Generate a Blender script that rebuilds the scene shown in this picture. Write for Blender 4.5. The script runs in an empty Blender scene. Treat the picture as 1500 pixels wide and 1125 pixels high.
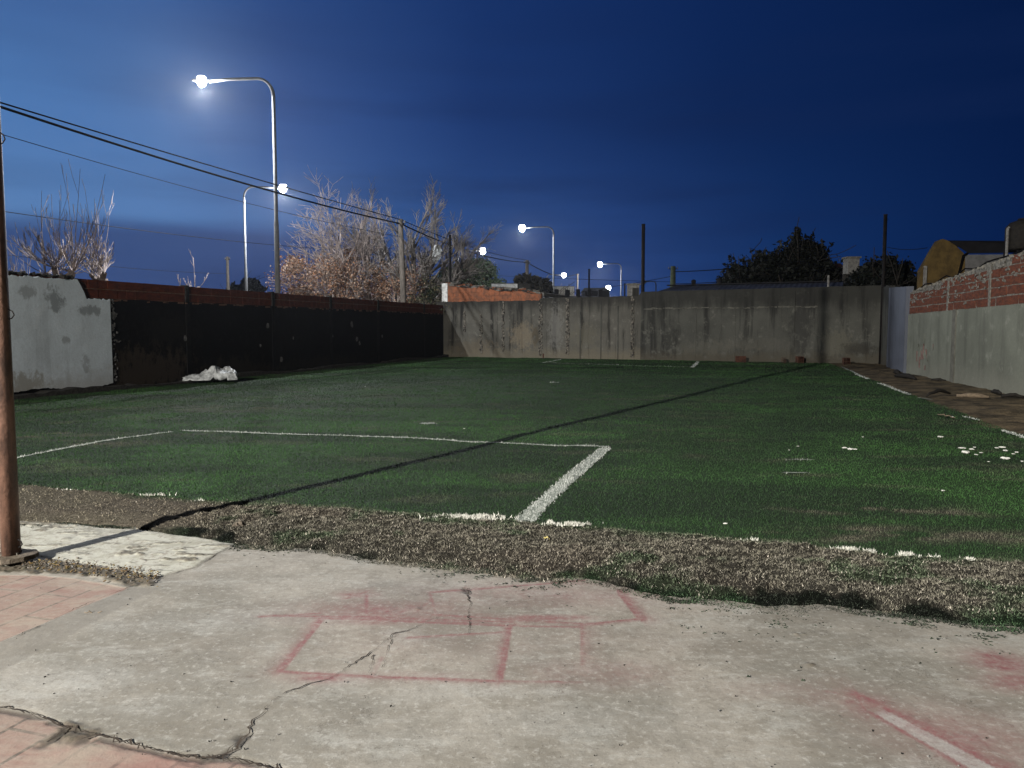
import bpy, bmesh, math, random
import numpy as np
from mathutils import Vector, Matrix

# ------------------------------------------------------------------ camera, sky, lights, exposure
SC = bpy.context.scene
COL = SC.collection
EYE = 1.6
PITCH = math.radians(4.107)
FPX = 1100.0
cam_d = bpy.data.cameras.new('camera')
cam_d.sensor_width = 36.0
cam_d.lens = 36.0 * FPX / 1500.0
cam_d.clip_start = 0.05
cam_d.clip_end = 3000.0
cam = bpy.data.objects.new('camera', cam_d)
COL.objects.link(cam)
cam.location = (0, 0, EYE)
cam.rotation_euler = (math.radians(90) - PITCH, 0, 0)
SC.camera = cam

SC.view_settings.view_transform = 'Standard'
SC.view_settings.look = 'None'
SC.view_settings.exposure = 0.0
SC.view_settings.gamma = 1.0
SC.cycles.use_light_tree = True
SC.cycles.max_bounces = 5
SC.cycles.sample_clamp_indirect = 3.0

world = bpy.data.worlds.new('World')
SC.world = world
world.use_nodes = True
wt = world.node_tree
for n in list(wt.nodes):
    wt.nodes.remove(n)


def lk(nt, a, b):
    nt.links.new(a, b)


def N(nt, t, **kw):
    n = nt.nodes.new(t)
    for k, v in kw.items():
        if k.startswith('i_'):
            key = k[2:]
            key = int(key) if key.isdigit() else key.replace('_', ' ')
            s = n.inputs[key]
            if hasattr(v, 'is_output'):
                lk(nt, v, s)
            else:
                s.default_value = v
        else:
            setattr(n, k, v)
    return n


def M_(nt, op, a, b=None, c=None, clamp=False):
    n = nt.nodes.new('ShaderNodeMath')
    n.operation = op
    n.use_clamp = clamp
    for i, v in enumerate((a, b, c)):
        if v is None:
            continue
        if hasattr(v, 'is_output'):
            lk(nt, v, n.inputs[i])
        else:
            n.inputs[i].default_value = v
    return n.outputs[0]


def ramp(nt, fac, stops, interp='LINEAR'):
    n = nt.nodes.new('ShaderNodeValToRGB')
    cr = n.color_ramp
    cr.interpolation = interp
    while len(cr.elements) < len(stops):
        cr.elements.new(0.5)
    for e, (p, c) in zip(cr.elements, stops):
        e.position = p
        e.color = c if len(c) == 4 else (*c, 1)
    if fac is not None:
        lk(nt, fac, n.inputs[0])
    return n.outputs[0]


def mix(nt, fac, a, b, mode='MIX'):
    n = nt.nodes.new('ShaderNodeMix')
    n.data_type = 'RGBA'
    n.blend_type = mode
    n.clamp_factor = True
    for sock, v in ((n.inputs[0], fac), (n.inputs[6], a), (n.inputs[7], b)):
        if hasattr(v, 'is_output'):
            lk(nt, v, sock)
        elif isinstance(v, (int, float)):
            sock.default_value = v
        else:
            sock.default_value = v if len(v) == 4 else (*v, 1)
    return n.outputs[2]


def srgb(r, g, b):
    def f(v):
        v /= 255.0
        return v / 12.92 if v <= 0.04045 else ((v + 0.055) / 1.055) ** 2.4
    return (f(r), f(g), f(b))


# dusk sky: after-sunset blue, paler towards the left (where the sun went down), dark to the right
tc = N(wt, 'ShaderNodeTexCoord')
sep = N(wt, 'ShaderNodeSeparateXYZ', i_0=tc.outputs['Generated'])
az = M_(wt, 'ARCTAN2', sep.outputs[0], sep.outputs[1])
azf = M_(wt, 'ADD', M_(wt, 'MULTIPLY', az, 1 / math.radians(90)), 0.5, clamp=True)  # -45..45 deg -> 0..1
el = M_(wt, 'ARCSINE', sep.outputs[2])
elf = M_(wt, 'MULTIPLY', el, 1 / math.radians(40), clamp=True)


def azp(px):
    return math.atan((px - 750) / FPX) / math.radians(90) + 0.5


hi = ramp(wt, azf, [(azp(0), srgb(63, 96, 166)), (azp(200), srgb(56, 90, 158)), (azp(400), srgb(38, 70, 136)),
                    (azp(700), srgb(21, 50, 112)), (azp(1050), srgb(11, 37, 92)), (azp(1500), srgb(5, 26, 72))], 'LINEAR')
lo = ramp(wt, azf, [(azp(0), srgb(94, 132, 196)), (azp(250), srgb(88, 126, 192)), (azp(420), srgb(66, 104, 172)),
                    (azp(700), srgb(42, 78, 146)), (azp(900), srgb(34, 66, 132)), (azp(1150), srgb(15, 47, 104)),
                    (azp(1500), srgb(5, 30, 80))], 'LINEAR')
mid = ramp(wt, azf, [(azp(0), srgb(80, 122, 192)), (azp(250), srgb(76, 116, 186)), (azp(420), srgb(50, 84, 156)),
                     (azp(700), srgb(26, 56, 120)), (azp(1050), srgb(11, 38, 92)), (azp(1500), srgb(4, 27, 74))], 'LINEAR')
e1 = N(wt, 'ShaderNodeMapRange', i_0=elf, i_1=0.12, i_2=0.40)
e1.interpolation_type = 'SMOOTHSTEP'
e2 = N(wt, 'ShaderNodeMapRange', i_0=elf, i_1=0.35, i_2=0.62)
e2.interpolation_type = 'SMOOTHSTEP'
skyc = mix(wt, e1.outputs[0], lo, mid)
skyc = mix(wt, e2.outputs[0], skyc, hi)
skyc = mix(wt, 1.0, skyc, (.84, .90, .80), 'MULTIPLY')
# low dark cloud bank, stronger on the left, and long thin wisps
mp = N(wt, 'ShaderNodeMapping', i_0=tc.outputs['Generated'])
mp.inputs['Scale'].default_value = (1.2, 1.2, 9.0)
wn = N(wt, 'ShaderNodeTexNoise', i_0=mp.outputs[0])
wn.inputs['Scale'].default_value = 1.7
wn.inputs['Detail'].default_value = 5
bank_e = M_(wt, 'ADD', elf, M_(wt, 'MULTIPLY', M_(wt, 'SUBTRACT', wn.outputs[0], 0.5), 0.07))
bk = N(wt, 'ShaderNodeMapRange', i_0=bank_e, i_1=0.15, i_2=0.195, i_3=1.0, i_4=0.0)
bk.interpolation_type = 'SMOOTHSTEP'
bkl = N(wt, 'ShaderNodeMapRange', i_0=azf, i_1=azp(450), i_2=azp(1000), i_3=1.0, i_4=0.0)
bank = M_(wt, 'MULTIPLY', bk.outputs[0], M_(wt, 'MULTIPLY', bkl.outputs[0], 0.85))
skyc = mix(wt, bank, skyc, srgb(42, 62, 112))
wf = N(wt, 'ShaderNodeMapRange', i_0=wn.outputs[0], i_1=0.46, i_2=0.72, i_3=0.0, i_4=0.26)
we = N(wt, 'ShaderNodeMapRange', i_0=elf, i_1=0.62, i_2=0.28, i_3=0.2, i_4=1.0)
wx = N(wt, 'ShaderNodeMapRange', i_0=azf, i_1=azp(150), i_2=azp(600), i_3=1.0, i_4=2.3)
skyc = mix(wt, M_(wt, 'MULTIPLY', M_(wt, 'MULTIPLY', wf.outputs[0], we.outputs[0]), wx.outputs[0]), skyc, srgb(15, 35, 78))
# what is left of the physical sky with the sun below the horizon
nish = N(wt, 'ShaderNodeTexSky', sky_type='NISHITA', sun_disc=False)
nish.sun_elevation = math.radians(-4.0)
nish.sun_rotation = math.radians(-60)
nish_s = mix(wt, 1.0, nish.outputs[0], (0.03, 0.03, 0.02), 'MULTIPLY')
skyc = mix(wt, 1.0, skyc, nish_s, 'ADD')
# overhead, and away from the afterglow in the west, the sky is already night-dark
up_ = N(wt, 'ShaderNodeMapRange', i_0=el, i_1=math.radians(27), i_2=math.radians(60), i_3=1.0, i_4=0.06)
ab_ = N(wt, 'ShaderNodeMapRange', i_0=M_(wt, 'ABSOLUTE', az), i_1=math.radians(44), i_2=math.radians(85), i_3=1.0, i_4=0.05)
ub_ = M_(wt, 'MULTIPLY', up_.outputs[0], ab_.outputs[0])
ubc = N(wt, 'ShaderNodeCombineColor', i_0=ub_, i_1=ub_, i_2=ub_)
skyc = mix(wt, 1.0, skyc, ubc.outputs[0], 'MULTIPLY')
bg = N(wt, 'ShaderNodeBackground', i_0=skyc)
bg.inputs[1].default_value = 1.0
wo = N(wt, 'ShaderNodeOutputWorld', i_0=bg.outputs[0])


def G(px, py, z=0.0):
    """pixel of the 1500x1125 photograph -> world point on the level z"""
    a, u = (px - 750) / FPX, (562.5 - py) / FPX
    d = Vector((a, math.cos(PITCH) + u * math.sin(PITCH), -math.sin(PITCH) + u * math.cos(PITCH)))
    t = (z - EYE) / d.z
    return Vector((d.x * t, d.y * t, z))


def P(px, py, Y):
    a, u = (px - 750) / FPX, (562.5 - py) / FPX
    d = Vector((a, math.cos(PITCH) + u * math.sin(PITCH), -math.sin(PITCH) + u * math.cos(PITCH)))
    t = Y / d.y
    return Vector((d.x * t, Y, EYE + d.z * t))


def point_light(name, loc, watts, radius, color, parent=None, spot=None):
    d = bpy.data.lights.new(name, 'SPOT' if spot else 'POINT')
    d.energy = watts
    d.shadow_soft_size = radius
    d.color = color
    if spot:
        d.spot_size = math.radians(spot)
        d.spot_blend = 0.6
    o = bpy.data.objects.new(name, d)
    COL.objects.link(o)
    o.location = loc
    if parent:
        o.parent = parent
    return o


LAMP_WATTS = 9000.0        # each street lamp in the picture
YARD_WATTS = 72000.0        # lamp behind the camera that throws the long pole shadow
WHITE = (1.0, 0.95, 0.88)
COOL = (0.93, 0.96, 1.0)

# ------------------------------------------------------------------ helpers
rng = np.random.default_rng(7)
random.seed(11)


def hash2(ix, iy, seed):
    h = (ix.astype(np.int64) * 374761393 + iy.astype(np.int64) * 668265263 + seed * 1442695041) & 0xffffffff
    h = ((h ^ (h >> 13)) * 1274126177) & 0xffffffff
    return ((h ^ (h >> 16)) & 0xffff) / 65535.0


def vnoise(x, y, seed=0):
    xi, yi = np.floor(x), np.floor(y)
    fx, fy = x - xi, y - yi
    fx, fy = fx * fx * (3 - 2 * fx), fy * fy * (3 - 2 * fy)
    a, b = hash2(xi, yi, seed), hash2(xi + 1, yi, seed)
    c, d = hash2(xi, yi + 1, seed), hash2(xi + 1, yi + 1, seed)
    return (a * (1 - fx) + b * fx) * (1 - fy) + (c * (1 - fx) + d * fx) * fy


def fbm(x, y, octaves=4, seed=0):
    x, y = np.asarray(x, float), np.asarray(y, float)
    s, amp, tot = 0, 1.0, 0
    for i in range(octaves):
        s = s + amp * vnoise(x * 2 ** i, y * 2 ** i, seed + i * 17)
        tot += amp
        amp *= 0.5
    return s / tot


def smooth(a, b, x):
    t = np.clip((x - a) / (b - a), 0, 1)
    return t * t * (3 - 2 * t)


def link_mesh(name, me, mats, parent=None, loc=None):
    if not isinstance(mats, (list, tuple)):
        mats = [mats]
    for m in mats:
        me.materials.append(m)
    o = bpy.data.objects.new(name, me)
    COL.objects.link(o)
    if parent is not None:
        o.parent = parent
    if loc is not None:
        o.location = loc
    return o


def np_mesh(name, verts, faces, mats, parent=None, attrs=None, smooth_=False, loc=None, mat_idx=None):
    """verts (n,3), faces (m,k) with constant k"""
    verts = np.asarray(verts, np.float32)
    faces = np.asarray(faces, np.int32)
    k = faces.shape[1]
    me = bpy.data.meshes.new(name)
    me.vertices.add(len(verts))
    me.vertices.foreach_set('co', verts.ravel())
    me.loops.add(faces.size)
    me.loops.foreach_set('vertex_index', faces.ravel())
    me.polygons.add(len(faces))
    me.polygons.foreach_set('loop_start', np.arange(0, faces.size, k, dtype=np.int32))
    me.polygons.foreach_set('loop_total', np.full(len(faces), k, np.int32))
    if mat_idx is not None:
        me.polygons.foreach_set('material_index', np.asarray(mat_idx, np.int32))
    if smooth_:
        me.polygons.foreach_set('use_smooth', np.ones(len(faces), bool))
    me.update(calc_edges=True)
    for an, av in (attrs or {}).items():
        av = np.asarray(av, np.float32)
        if av.ndim == 1:
            at = me.attributes.new(an, 'FLOAT', 'POINT')
            at.data.foreach_set('value', av)
        else:
            at = me.attributes.new(an, 'FLOAT_COLOR', 'POINT')
            if av.shape[1] == 3:
                av = np.hstack([av, np.ones((len(av), 1), np.float32)])
            at.data.foreach_set('color', av.ravel())
    return link_mesh(name, me, mats, parent, loc)


class MB:
    """collects boxes, tubes and polygons into one mesh"""
    def __init__(s):
        s.v, s.f, s.m = [], [], []

    def add(s, vs, fs, mi=0):
        o = len(s.v)
        s.v += [tuple(v) for v in vs]
        s.f += [tuple(i + o for i in f) for f in fs]
        s.m += [mi] * len(fs)
        return s

    def box(s, c, size, rz=0.0, mi=0, jit=0.0, rx=0.0, ry=0.0):
        hx, hy, hz = size[0] / 2, size[1] / 2, size[2] / 2
        R = Matrix.Rotation(rz, 3, 'Z') @ Matrix.Rotation(ry, 3, 'Y') @ Matrix.Rotation(rx, 3, 'X')
        vs = []
        for x, y, z in ((-1, -1, -1), (1, -1, -1), (1, 1, -1), (-1, 1, -1), (-1, -1, 1), (1, -1, 1), (1, 1, 1), (-1, 1, 1)):
            j = [random.uniform(-jit, jit) for _ in range(3)] if jit else (0, 0, 0)
            vs.append(R @ Vector((x * hx + j[0], y * hy + j[1], z * hz + j[2])) + Vector(c))
        return s.add(vs, [(0, 3, 2, 1), (4, 5, 6, 7), (0, 1, 5, 4), (1, 2, 6, 5), (2, 3, 7, 6), (3, 0, 4, 7)], mi)

    def tube(s, pts, radii, sides=10, mi=0, cap=True, squash=1.0):
        pts = [Vector(p) for p in pts]
        if isinstance(radii, (int, float)):
            radii = [radii] * len(pts)
        rings = []
        prev_n = None
        for i, p in enumerate(pts):
            if i == 0:
                d = pts[1] - p
            elif i == len(pts) - 1:
                d = p - pts[i - 1]
            else:
                d = pts[i + 1] - pts[i - 1]
            d.normalize()
            if prev_n is None:
                a = Vector((0, 0, 1)) if abs(d.z) < 0.9 else Vector((1, 0, 0))
                n = d.cross(a).normalized()
            else:
                n = (prev_n - d * prev_n.dot(d)).normalized()
            prev_n = n
            b = d.cross(n)
            rings.append([p + n * math.cos(2 * math.pi * k / sides) * radii[i] + b * math.sin(2 * math.pi * k / sides) * radii[i] * squash for k in range(sides)])
        vs = [v for r in rings for v in r]
        fs = []
        for i in range(len(pts) - 1):
            for k in range(sides):
                a, b = i * sides + k, i * sides + (k + 1) % sides
                fs.append((a, b, b + sides, a + sides))
        if cap:
            fs.append(tuple(range(sides - 1, -1, -1)))
            fs.append(tuple((len(pts) - 1) * sides + k for k in range(sides)))
        return s.add(vs, fs, mi)

    def prism(s, outline, y0, y1, mi=0):
        """outline of (x, z) points extruded from y0 to y1"""
        n = len(outline)
        vs = [(x, y0, z) for x, z in outline] + [(x, y1, z) for x, z in outline]
        fs = [tuple(range(n)), tuple(range(2 * n - 1, n - 1, -1))]
        fs += [((i + 1) % n, i, n + i, n + (i + 1) % n) for i in range(n)]
        return s.add(vs, fs, mi)

    def build(s, name, mats, parent=None, bevel=0.0, smooth_=False, loc=None):
        me = bpy.data.meshes.new(name)
        me.from_pydata(s.v, [], s.f)
        me.polygons.foreach_set('material_index', s.m)
        bm = bmesh.new()
        bm.from_mesh(me)
        bmesh.ops.recalc_face_normals(bm, faces=bm.faces[:])
        bm.to_mesh(me)
        bm.free()
        if smooth_:
            me.polygons.foreach_set('use_smooth', np.ones(len(me.polygons), bool))
        me.update()
        o = link_mesh(name, me, mats, parent, loc)
        if bevel:
            b = o.modifiers.new('b', 'BEVEL')
            b.width = bevel
            b.segments = 2
        return o


def tag(o, label=None, cat=None, group=None, kind=None):
    if label:
        o['label'] = label
    if cat:
        o['category'] = cat
    if group:
        o['group'] = group
    if kind:
        o['kind'] = kind
    return o


def thing(name, label, cat, loc=(0, 0, 0), rz=0.0, group=None):
    o = bpy.data.objects.new(name, None)
    COL.objects.link(o)
    o.location = loc
    o.rotation_euler = (0, 0, rz)
    o.empty_display_size = 0.2
    return tag(o, label, cat, group)


def copy_tree(o, parent=None):
    kids = list(o.children)
    c = o.copy()
    COL.objects.link(c)
    if parent is not None:
        c.parent = parent
    for k in kids:
        copy_tree(k, c)
    return c


# ------------------------------------------------------------------ materials
def new_mat(name):
    m = bpy.data.materials.new(name)
    m.use_nodes = True
    nt = m.node_tree
    for n in list(nt.nodes):
        nt.nodes.remove(n)
    out = N(nt, 'ShaderNodeOutputMaterial')
    bs = N(nt, 'ShaderNodeBsdfPrincipled')
    lk(nt, bs.outputs[0], out.inputs[0])
    bs.inputs['Roughness'].default_value = 0.85
    bs.inputs['Specular IOR Level'].default_value = 0.12
    return m, nt, bs


def noise(nt, vec, scale, detail=4, rough=0.6, sc=None, lac=2.0):
    if sc is not None:
        mpn = N(nt, 'ShaderNodeMapping', i_0=vec)
        mpn.inputs['Scale'].default_value = sc
        vec = mpn.outputs[0]
    n = N(nt, 'ShaderNodeTexNoise', i_0=vec)
    n.inputs['Scale'].default_value = scale
    n.inputs['Detail'].default_value = detail
    n.inputs['Roughness'].default_value = rough
    return n.outputs[0]


def mr(nt, v, a, b, c=0.0, d=1.0, sm=True):
    n = N(nt, 'ShaderNodeMapRange', i_0=v, i_1=a, i_2=b, i_3=c, i_4=d)
    if sm:
        n.interpolation_type = 'SMOOTHSTEP'
    return n.outputs[0]


def bump(nt, bs, h, strength=0.5, dist=0.02):
    b = N(nt, 'ShaderNodeBump')
    b.inputs['Strength'].default_value = strength
    b.inputs['Distance'].default_value = dist
    lk(nt, h, b.inputs['Height'])
    lk(nt, b.outputs[0], bs.inputs['Normal'])


def attr(nt, name, out='Fac'):
    return N(nt, 'ShaderNodeAttribute', attribute_name=name).outputs[out]


def mat_simple(name, c1, c2=None, scale=6.0, rough=0.8, metal=0.0, bstr=0.3, sc=None, bd=0.01):
    m, nt, bs = new_mat(name)
    co = N(nt, 'ShaderNodeTexCoord').outputs['Object']
    c2 = c2 or tuple(x * 0.6 for x in c1)
    f = noise(nt, co, scale, 6, 0.65, sc)
    lk(nt, mix(nt, mr(nt, f, 0.35, 0.65), c1, c2), bs.inputs['Base Color'])
    bs.inputs['Roughness'].default_value = rough
    bs.inputs['Metallic'].default_value = metal
    bump(nt, bs, noise(nt, co, scale * 6, 5, 0.6), bstr, bd)
    return m


def mat_plaster(name, base, dark, light, damp=None, streak=0.6, lightamt=0.4, topdark=0.0, toph=3.3, scale=1.0, bstr=0.5, seed=0.0, patches=()):
    """old render in wall space: x along, z up; blotches, vertical runs, pale salt patches near the foot"""
    m, nt, bs = new_mat(name)
    co0 = N(nt, 'ShaderNodeTexCoord').outputs['Object']
    mpn = N(nt, 'ShaderNodeMapping', i_0=co0)
    mpn.inputs['Location'].default_value = (seed, seed * 2.3, 0)
    co = mpn.outputs[0]
    z = N(nt, 'ShaderNodeSeparateXYZ', i_0=co0).outputs[2]
    big = noise(nt, co, 0.7 * scale, 6, 0.62)
    med = noise(nt, co, 2.6 * scale, 8, 0.7)
    run = noise(nt, co, 1.0, 5, 0.65, (2.6, 2.6, 0.22))
    fin = noise(nt, co, 22.0, 6, 0.7)
    col = mix(nt, mr(nt, big, 0.38, 0.62), base, tuple(b * 0.72 + d * 0.28 for b, d in zip(base, dark)))
    col = mix(nt, M_(nt, 'MULTIPLY', mr(nt, run, 0.50, 0.66), streak), col, dark)
    lf = M_(nt, 'MULTIPLY', mr(nt, med, 0.54, 0.68), lightamt)
    col = mix(nt, lf, col, light)
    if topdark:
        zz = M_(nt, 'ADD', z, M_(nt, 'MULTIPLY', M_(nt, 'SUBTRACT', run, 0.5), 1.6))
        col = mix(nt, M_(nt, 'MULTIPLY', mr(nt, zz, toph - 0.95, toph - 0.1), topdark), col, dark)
    if damp:
        zz = M_(nt, 'ADD', z, M_(nt, 'MULTIPLY', M_(nt, 'SUBTRACT', med, 0.5), 1.4))
        col = mix(nt, mr(nt, zz, 0.75, 0.15, 0.0, 0.65), col, damp)
    for (cx_, cz_, rx_, rz_, pc_, am_) in patches:
        pm_ = N(nt, 'ShaderNodeMapping', i_0=co0)
        pm_.inputs['Location'].default_value = (-cx_ / rx_, 0, -cz_ / rz_)
        pm_.inputs['Scale'].default_value = (1 / rx_, 0, 1 / rz_)
        ln_ = N(nt, 'ShaderNodeVectorMath', operation='LENGTH', i_0=pm_.outputs[0]).outputs['Value']
        rag_ = noise(nt, co, 6.5, 7, .75, (1, 1, .6))
        dd_ = M_(nt, 'ADD', M_(nt, 'ADD', ln_, M_(nt, 'MULTIPLY', M_(nt, 'SUBTRACT', med, .5), 2.6)), M_(nt, 'MULTIPLY', M_(nt, 'SUBTRACT', rag_, .5), 3.2))
        col = mix(nt, mr(nt, dd_, 1.15, .45, 0.0, am_), col, pc_)
    col = mix(nt, mr(nt, fin, 0.3, 0.75, 0.0, 0.25), col, tuple(d * 1.1 for d in dark))
    lk(nt, col, bs.inputs['Base Color'])
    bs.inputs['Roughness'].default_value = 0.93
    hh = M_(nt, 'ADD', M_(nt, 'MULTIPLY', med, 0.8), M_(nt, 'MULTIPLY', fin, 0.25))
    bump(nt, bs, hh, bstr, 0.035)
    return m


_a = (163 - 750) / FPX
WS = (_a * 17.3 + 11.62) / (.2620 - _a * .9651)      # far end of the white patch along the left wall
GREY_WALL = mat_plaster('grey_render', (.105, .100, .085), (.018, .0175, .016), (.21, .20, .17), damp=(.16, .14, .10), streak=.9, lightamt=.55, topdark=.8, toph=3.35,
                        patches=[(5.2, 1.25, .9, .8, (.20, .165, .115), .6), (6.0, 1.3, .28, .5, (.06, .05, .035), .7), (7.2, 1.7, .5, 1.4, (.17, .165, .15), .6), (8.9, 1.3, .9, .8, (.13, .12, .09), .5), (2.2, .6, 1.6, .5, (.14, .115, .08), .5)])
GREY_WALL_R = mat_plaster('grey_render_far_right', (.076, .076, .066), (.015, .015, .014), (.14, .138, .118), damp=(.075, .065, .047), streak=.7, lightamt=.5, topdark=.7, toph=3.2, seed=31,
                          patches=[(15.5, .7, 2.2, .35, (.11, .105, .085), .35), (13.6, 1.0, .5, .8, (.02, .02, .018), .6), (17.6, .9, 2.4, .35, (.10, .095, .078), .35), (21.6, 1.0, .8, .7, (.12, .115, .09), .6), (22.6, .7, .8, .3, (.03, .027, .022), .6), (20.0, 1.8, .5, 2.0, (.02, .02, .02), .5)])
BLACK_WALL = mat_plaster('tarred_render', (.0045, .0042, .004), (.002, .002, .002), (.03, .028, .026), streak=.4, lightamt=.25, seed=5,
                         patches=[(4.4, .45, 2.3, .75, (.055, .042, .03), .75), (8.5, .25, 2.5, .45, (.03, .024, .017), .6), (14.5, .2, 4.5, .4, (.02, .017, .013), .6), (5.5, 1.6, 1.4, .5, (.014, .012, .01), .7), (11.0, 1.2, 2.0, .7, (.010, .009, .008), .7)])
WHITE_WALL = mat_plaster('worn_white_render', (.72, .80, .86), (.30, .32, .33), (.84, .88, .90), damp=(.45, .45, .42), streak=.25, lightamt=.25, bstr=.35, seed=9,
                         patches=[(WS - 1.75, 2.35, .30, .30, (.22, .24, .25), .8), (WS - .65, 2.12, .45, .14, (.26, .28, .29), .8), (WS - 2.5, 2.5, .25, .16, (.3, .32, .33), .7), (WS - 2.6, .35, .6, .32, (.30, .28, .23), .7), (WS - 1.5, 1.35, .12, .10, (.25, .26, .26), .6), (WS - .9, .75, .14, .3, (.33, .35, .36), .6)])
RIGHT_WALL = mat_plaster('pale_grey_render', (.150, .158, .128), (.05, .052, .043), (.25, .255, .215), damp=(.165, .165, .135), streak=.32, lightamt=.4, seed=14)
BLUE_WALL = mat_plaster('bluish_render', (.095, .105, .13), (.06, .065, .075), (.14, .15, .17), streak=.3, lightamt=.2, seed=19)
PIL_M = mat_simple('tarred_pilaster_render', (.012, .011, .010), (.004, .004, .004), 3)
CONC_POST = mat_simple('post_concrete', (.035, .034, .032), (.014, .014, .0135), 9)
PATCH_M = mat_simple('plaster_remains', (.16, .155, .145), (.05, .05, .048), 9)
CONC_PALE = mat_simple('pale_concrete', (.20, .195, .18), (.11, .105, .10), 7)
MORTAR = mat_simple('mortar', (.19, .18, .155), (.075, .07, .06), 12, bstr=.8, bd=.02)
MORTAR_DARK = mat_simple('dark_mortar', (.05, .047, .042), (.025, .024, .022), 12, bstr=.8, bd=.02)
BRICK_R = mat_simple('red_hollow_brick', (.115, .036, .018), (.055, .022, .014), 5, bstr=.5, sc=(1, 1, 3))
BRICK_L = mat_simple('left_red_brick', (.125, .030, .014), (.07, .02, .011), 4, bstr=.5, sc=(1, 1, 3))  # own deep red of the bricks topping the left wall
BRICK_O = mat_simple('orange_brick', (.27, .095, .045), (.14, .065, .04), 3, bstr=.5)
WHITE_P = mat_simple('white_paint_on_masonry', (.72, .72, .70), (.42, .42, .40), 4)
YELLOW_P = mat_simple('ochre_render', (.10, .068, .024), (.055, .038, .016), 2.2)
ROOF_D = mat_simple('dark_roof', (.008, .008, .009), (.012, .012, .014), 3)
ROOF_B = mat_simple('blue_grey_sheet_roof', (.05, .055, .075), (.03, .034, .045), 2, metal=.2, rough=.6)
ROOF_T = mat_simple('dark_tile_roof', (.07, .03, .022), (.04, .02, .016), 3)
RUST = mat_simple('rusty_brown_pipe', (.150, .082, .056), (.050, .028, .020), 7, rough=.5, metal=.15, bstr=.5, sc=(2, 2, .6))
RUST.node_tree.nodes['Principled BSDF'].inputs['Specular IOR Level'].default_value = 0.5
DARK_PIPE = mat_simple('dark_rusty_pipe', (.009, .0075, .007), (.005, .0045, .0045), 6, rough=.7)
GALV = mat_simple('galvanised_steel', (.16, .165, .17), (.12, .125, .13), 4, rough=.7, metal=.0, bstr=.1)
WOOD = mat_simple('weathered_wood', (.16, .14, .12), (.08, .07, .06), 7, sc=(3, 3, .4))
CABLE = mat_simple('black_cable', (.003, .003, .0035), (.004, .004, .004), 3, rough=1.0)
CABLE.node_tree.nodes['Principled BSDF'].inputs['Specular IOR Level'].default_value = 0.05
CABLE_G = mat_simple('grey_cable', (.03, .03, .032), (.02, .02, .02), 3, rough=.9)
BARK = mat_simple('pale_bark', (.46, .385, .35), (.15, .12, .105), 1.6)
BARK_D = mat_simple('dark_bark', (.030, .027, .022), (.018, .016, .014), 5)
DIRTM = mat_simple('clod_earth', (.12, .10, .075), (.06, .05, .04), 9, bstr=.9)
PLASTIC_W = mat_simple('white_plastic_sheet', (.55, .57, .57), (.25, .26, .26), 7, rough=.45, bstr=.4)
YELLOWS = mat_simple('yellow_foam', (.50, .42, .15), (.40, .32, .1), 20)
DEBRIS_W = mat_simple('white_scrap', (.60, .60, .56), (.45, .45, .42), 9)
DRYWOOD = mat_simple('dry_board', (.16, .125, .085), (.09, .07, .05), 6, sc=(.5, 4, 4))
BLACKW = mat_simple('charred_debris', (.012, .011, .010), (.02, .018, .015), 9)


def mat_lens(name, strength, color=(1, .98, .95)):
    m, nt, bs = new_mat(name)
    bs.inputs['Base Color'].default_value = (.8, .8, .8, 1)
    bs.inputs['Emission Color'].default_value = (*color, 1)
    bs.inputs['Emission Strength'].default_value = strength
    return m


LENS = mat_lens('lit_lamp_lens', 30.0)


def mat_vcol(name, rough=0.8, var=0.0):
    m, nt, bs = new_mat(name)
    c = attr(nt, 'col', 'Color')
    lk(nt, c, bs.inputs['Base Color'])
    bs.inputs['Roughness'].default_value = rough
    bs.inputs['Specular IOR Level'].default_value = 0.25
    return m


BLADE = mat_vcol('turf_fibre', 0.75)
LEAF = mat_vcol('leaf', 0.7)

# ------------------------------------------------------------------ ground outlines (from the photograph, laid on the ground plane)
edge_conc_px = [(-700, 742), (-300, 752), (0, 764), (110, 768), (200, 773), (232, 782), (345, 797), (460, 806), (560, 822), (700, 834), (760, 846), (850, 850), (960, 872), (1070, 882), (1130, 890), (1200, 888), (1280, 895), (1360, 905), (1500, 920), (1700, 938), (2100, 965)]
edge_turf_px = [(-700, 690), (-300, 703), (0, 713), (130, 721), (260, 735), (430, 744), (520, 750), (600, 756), (700, 764), (765, 769), (870, 777), (1000, 788), (1090, 797), (1160, 800), (1240, 812), (1320, 824), (1420, 828), (1500, 831), (1700, 842), (2100, 862)]
ec = np.array([G(x, y)[:2] for x, y in edge_conc_px])
et = np.array([G(x, y)[:2] for x, y in edge_turf_px])


def ey(x):
    """y of the concrete's far edge"""
    return np.interp(x, ec[:, 0], ec[:, 1]) + (fbm(np.asarray(x) * 2.0, np.asarray(x) * 0 + 3.3, 3, 5) - .5) * .10 + (fbm(np.asarray(x) * 14.0, np.asarray(x) * 0 + 6.3, 5, 6) - .5) * .10


def ty(x):
    """y of the turf's near edge"""
    return np.interp(x, et[:, 0], et[:, 1]) + (fbm(np.asarray(x) * 3.0, np.asarray(x) * 0 + 7.7, 5, 9) - .5) * .22


# walls
LA, LB = Vector((-11.62, 17.3, 0)), Vector((-4.1, 45.0, 0))
LDIR = (LB - LA).normalized()
RA, RB = Vector((12.05, 17.8, 0)), Vector((14.35, 27.3, 0))
RC = Vector((17.3, 35.2, 0))
RDIR = (RB - RA).normalized()
BDIR = (RC - LB).normalized()
# right edge of the pitch
RE0, RE1 = G(1228, 538), G(1500, 640)
REDIR = (RE0 - RE1).normalized()


def in_view(x, y, m=1.2):
    return (y > 0.3) & (np.abs(x) < y * 0.682 * m + 0.5)


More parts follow.
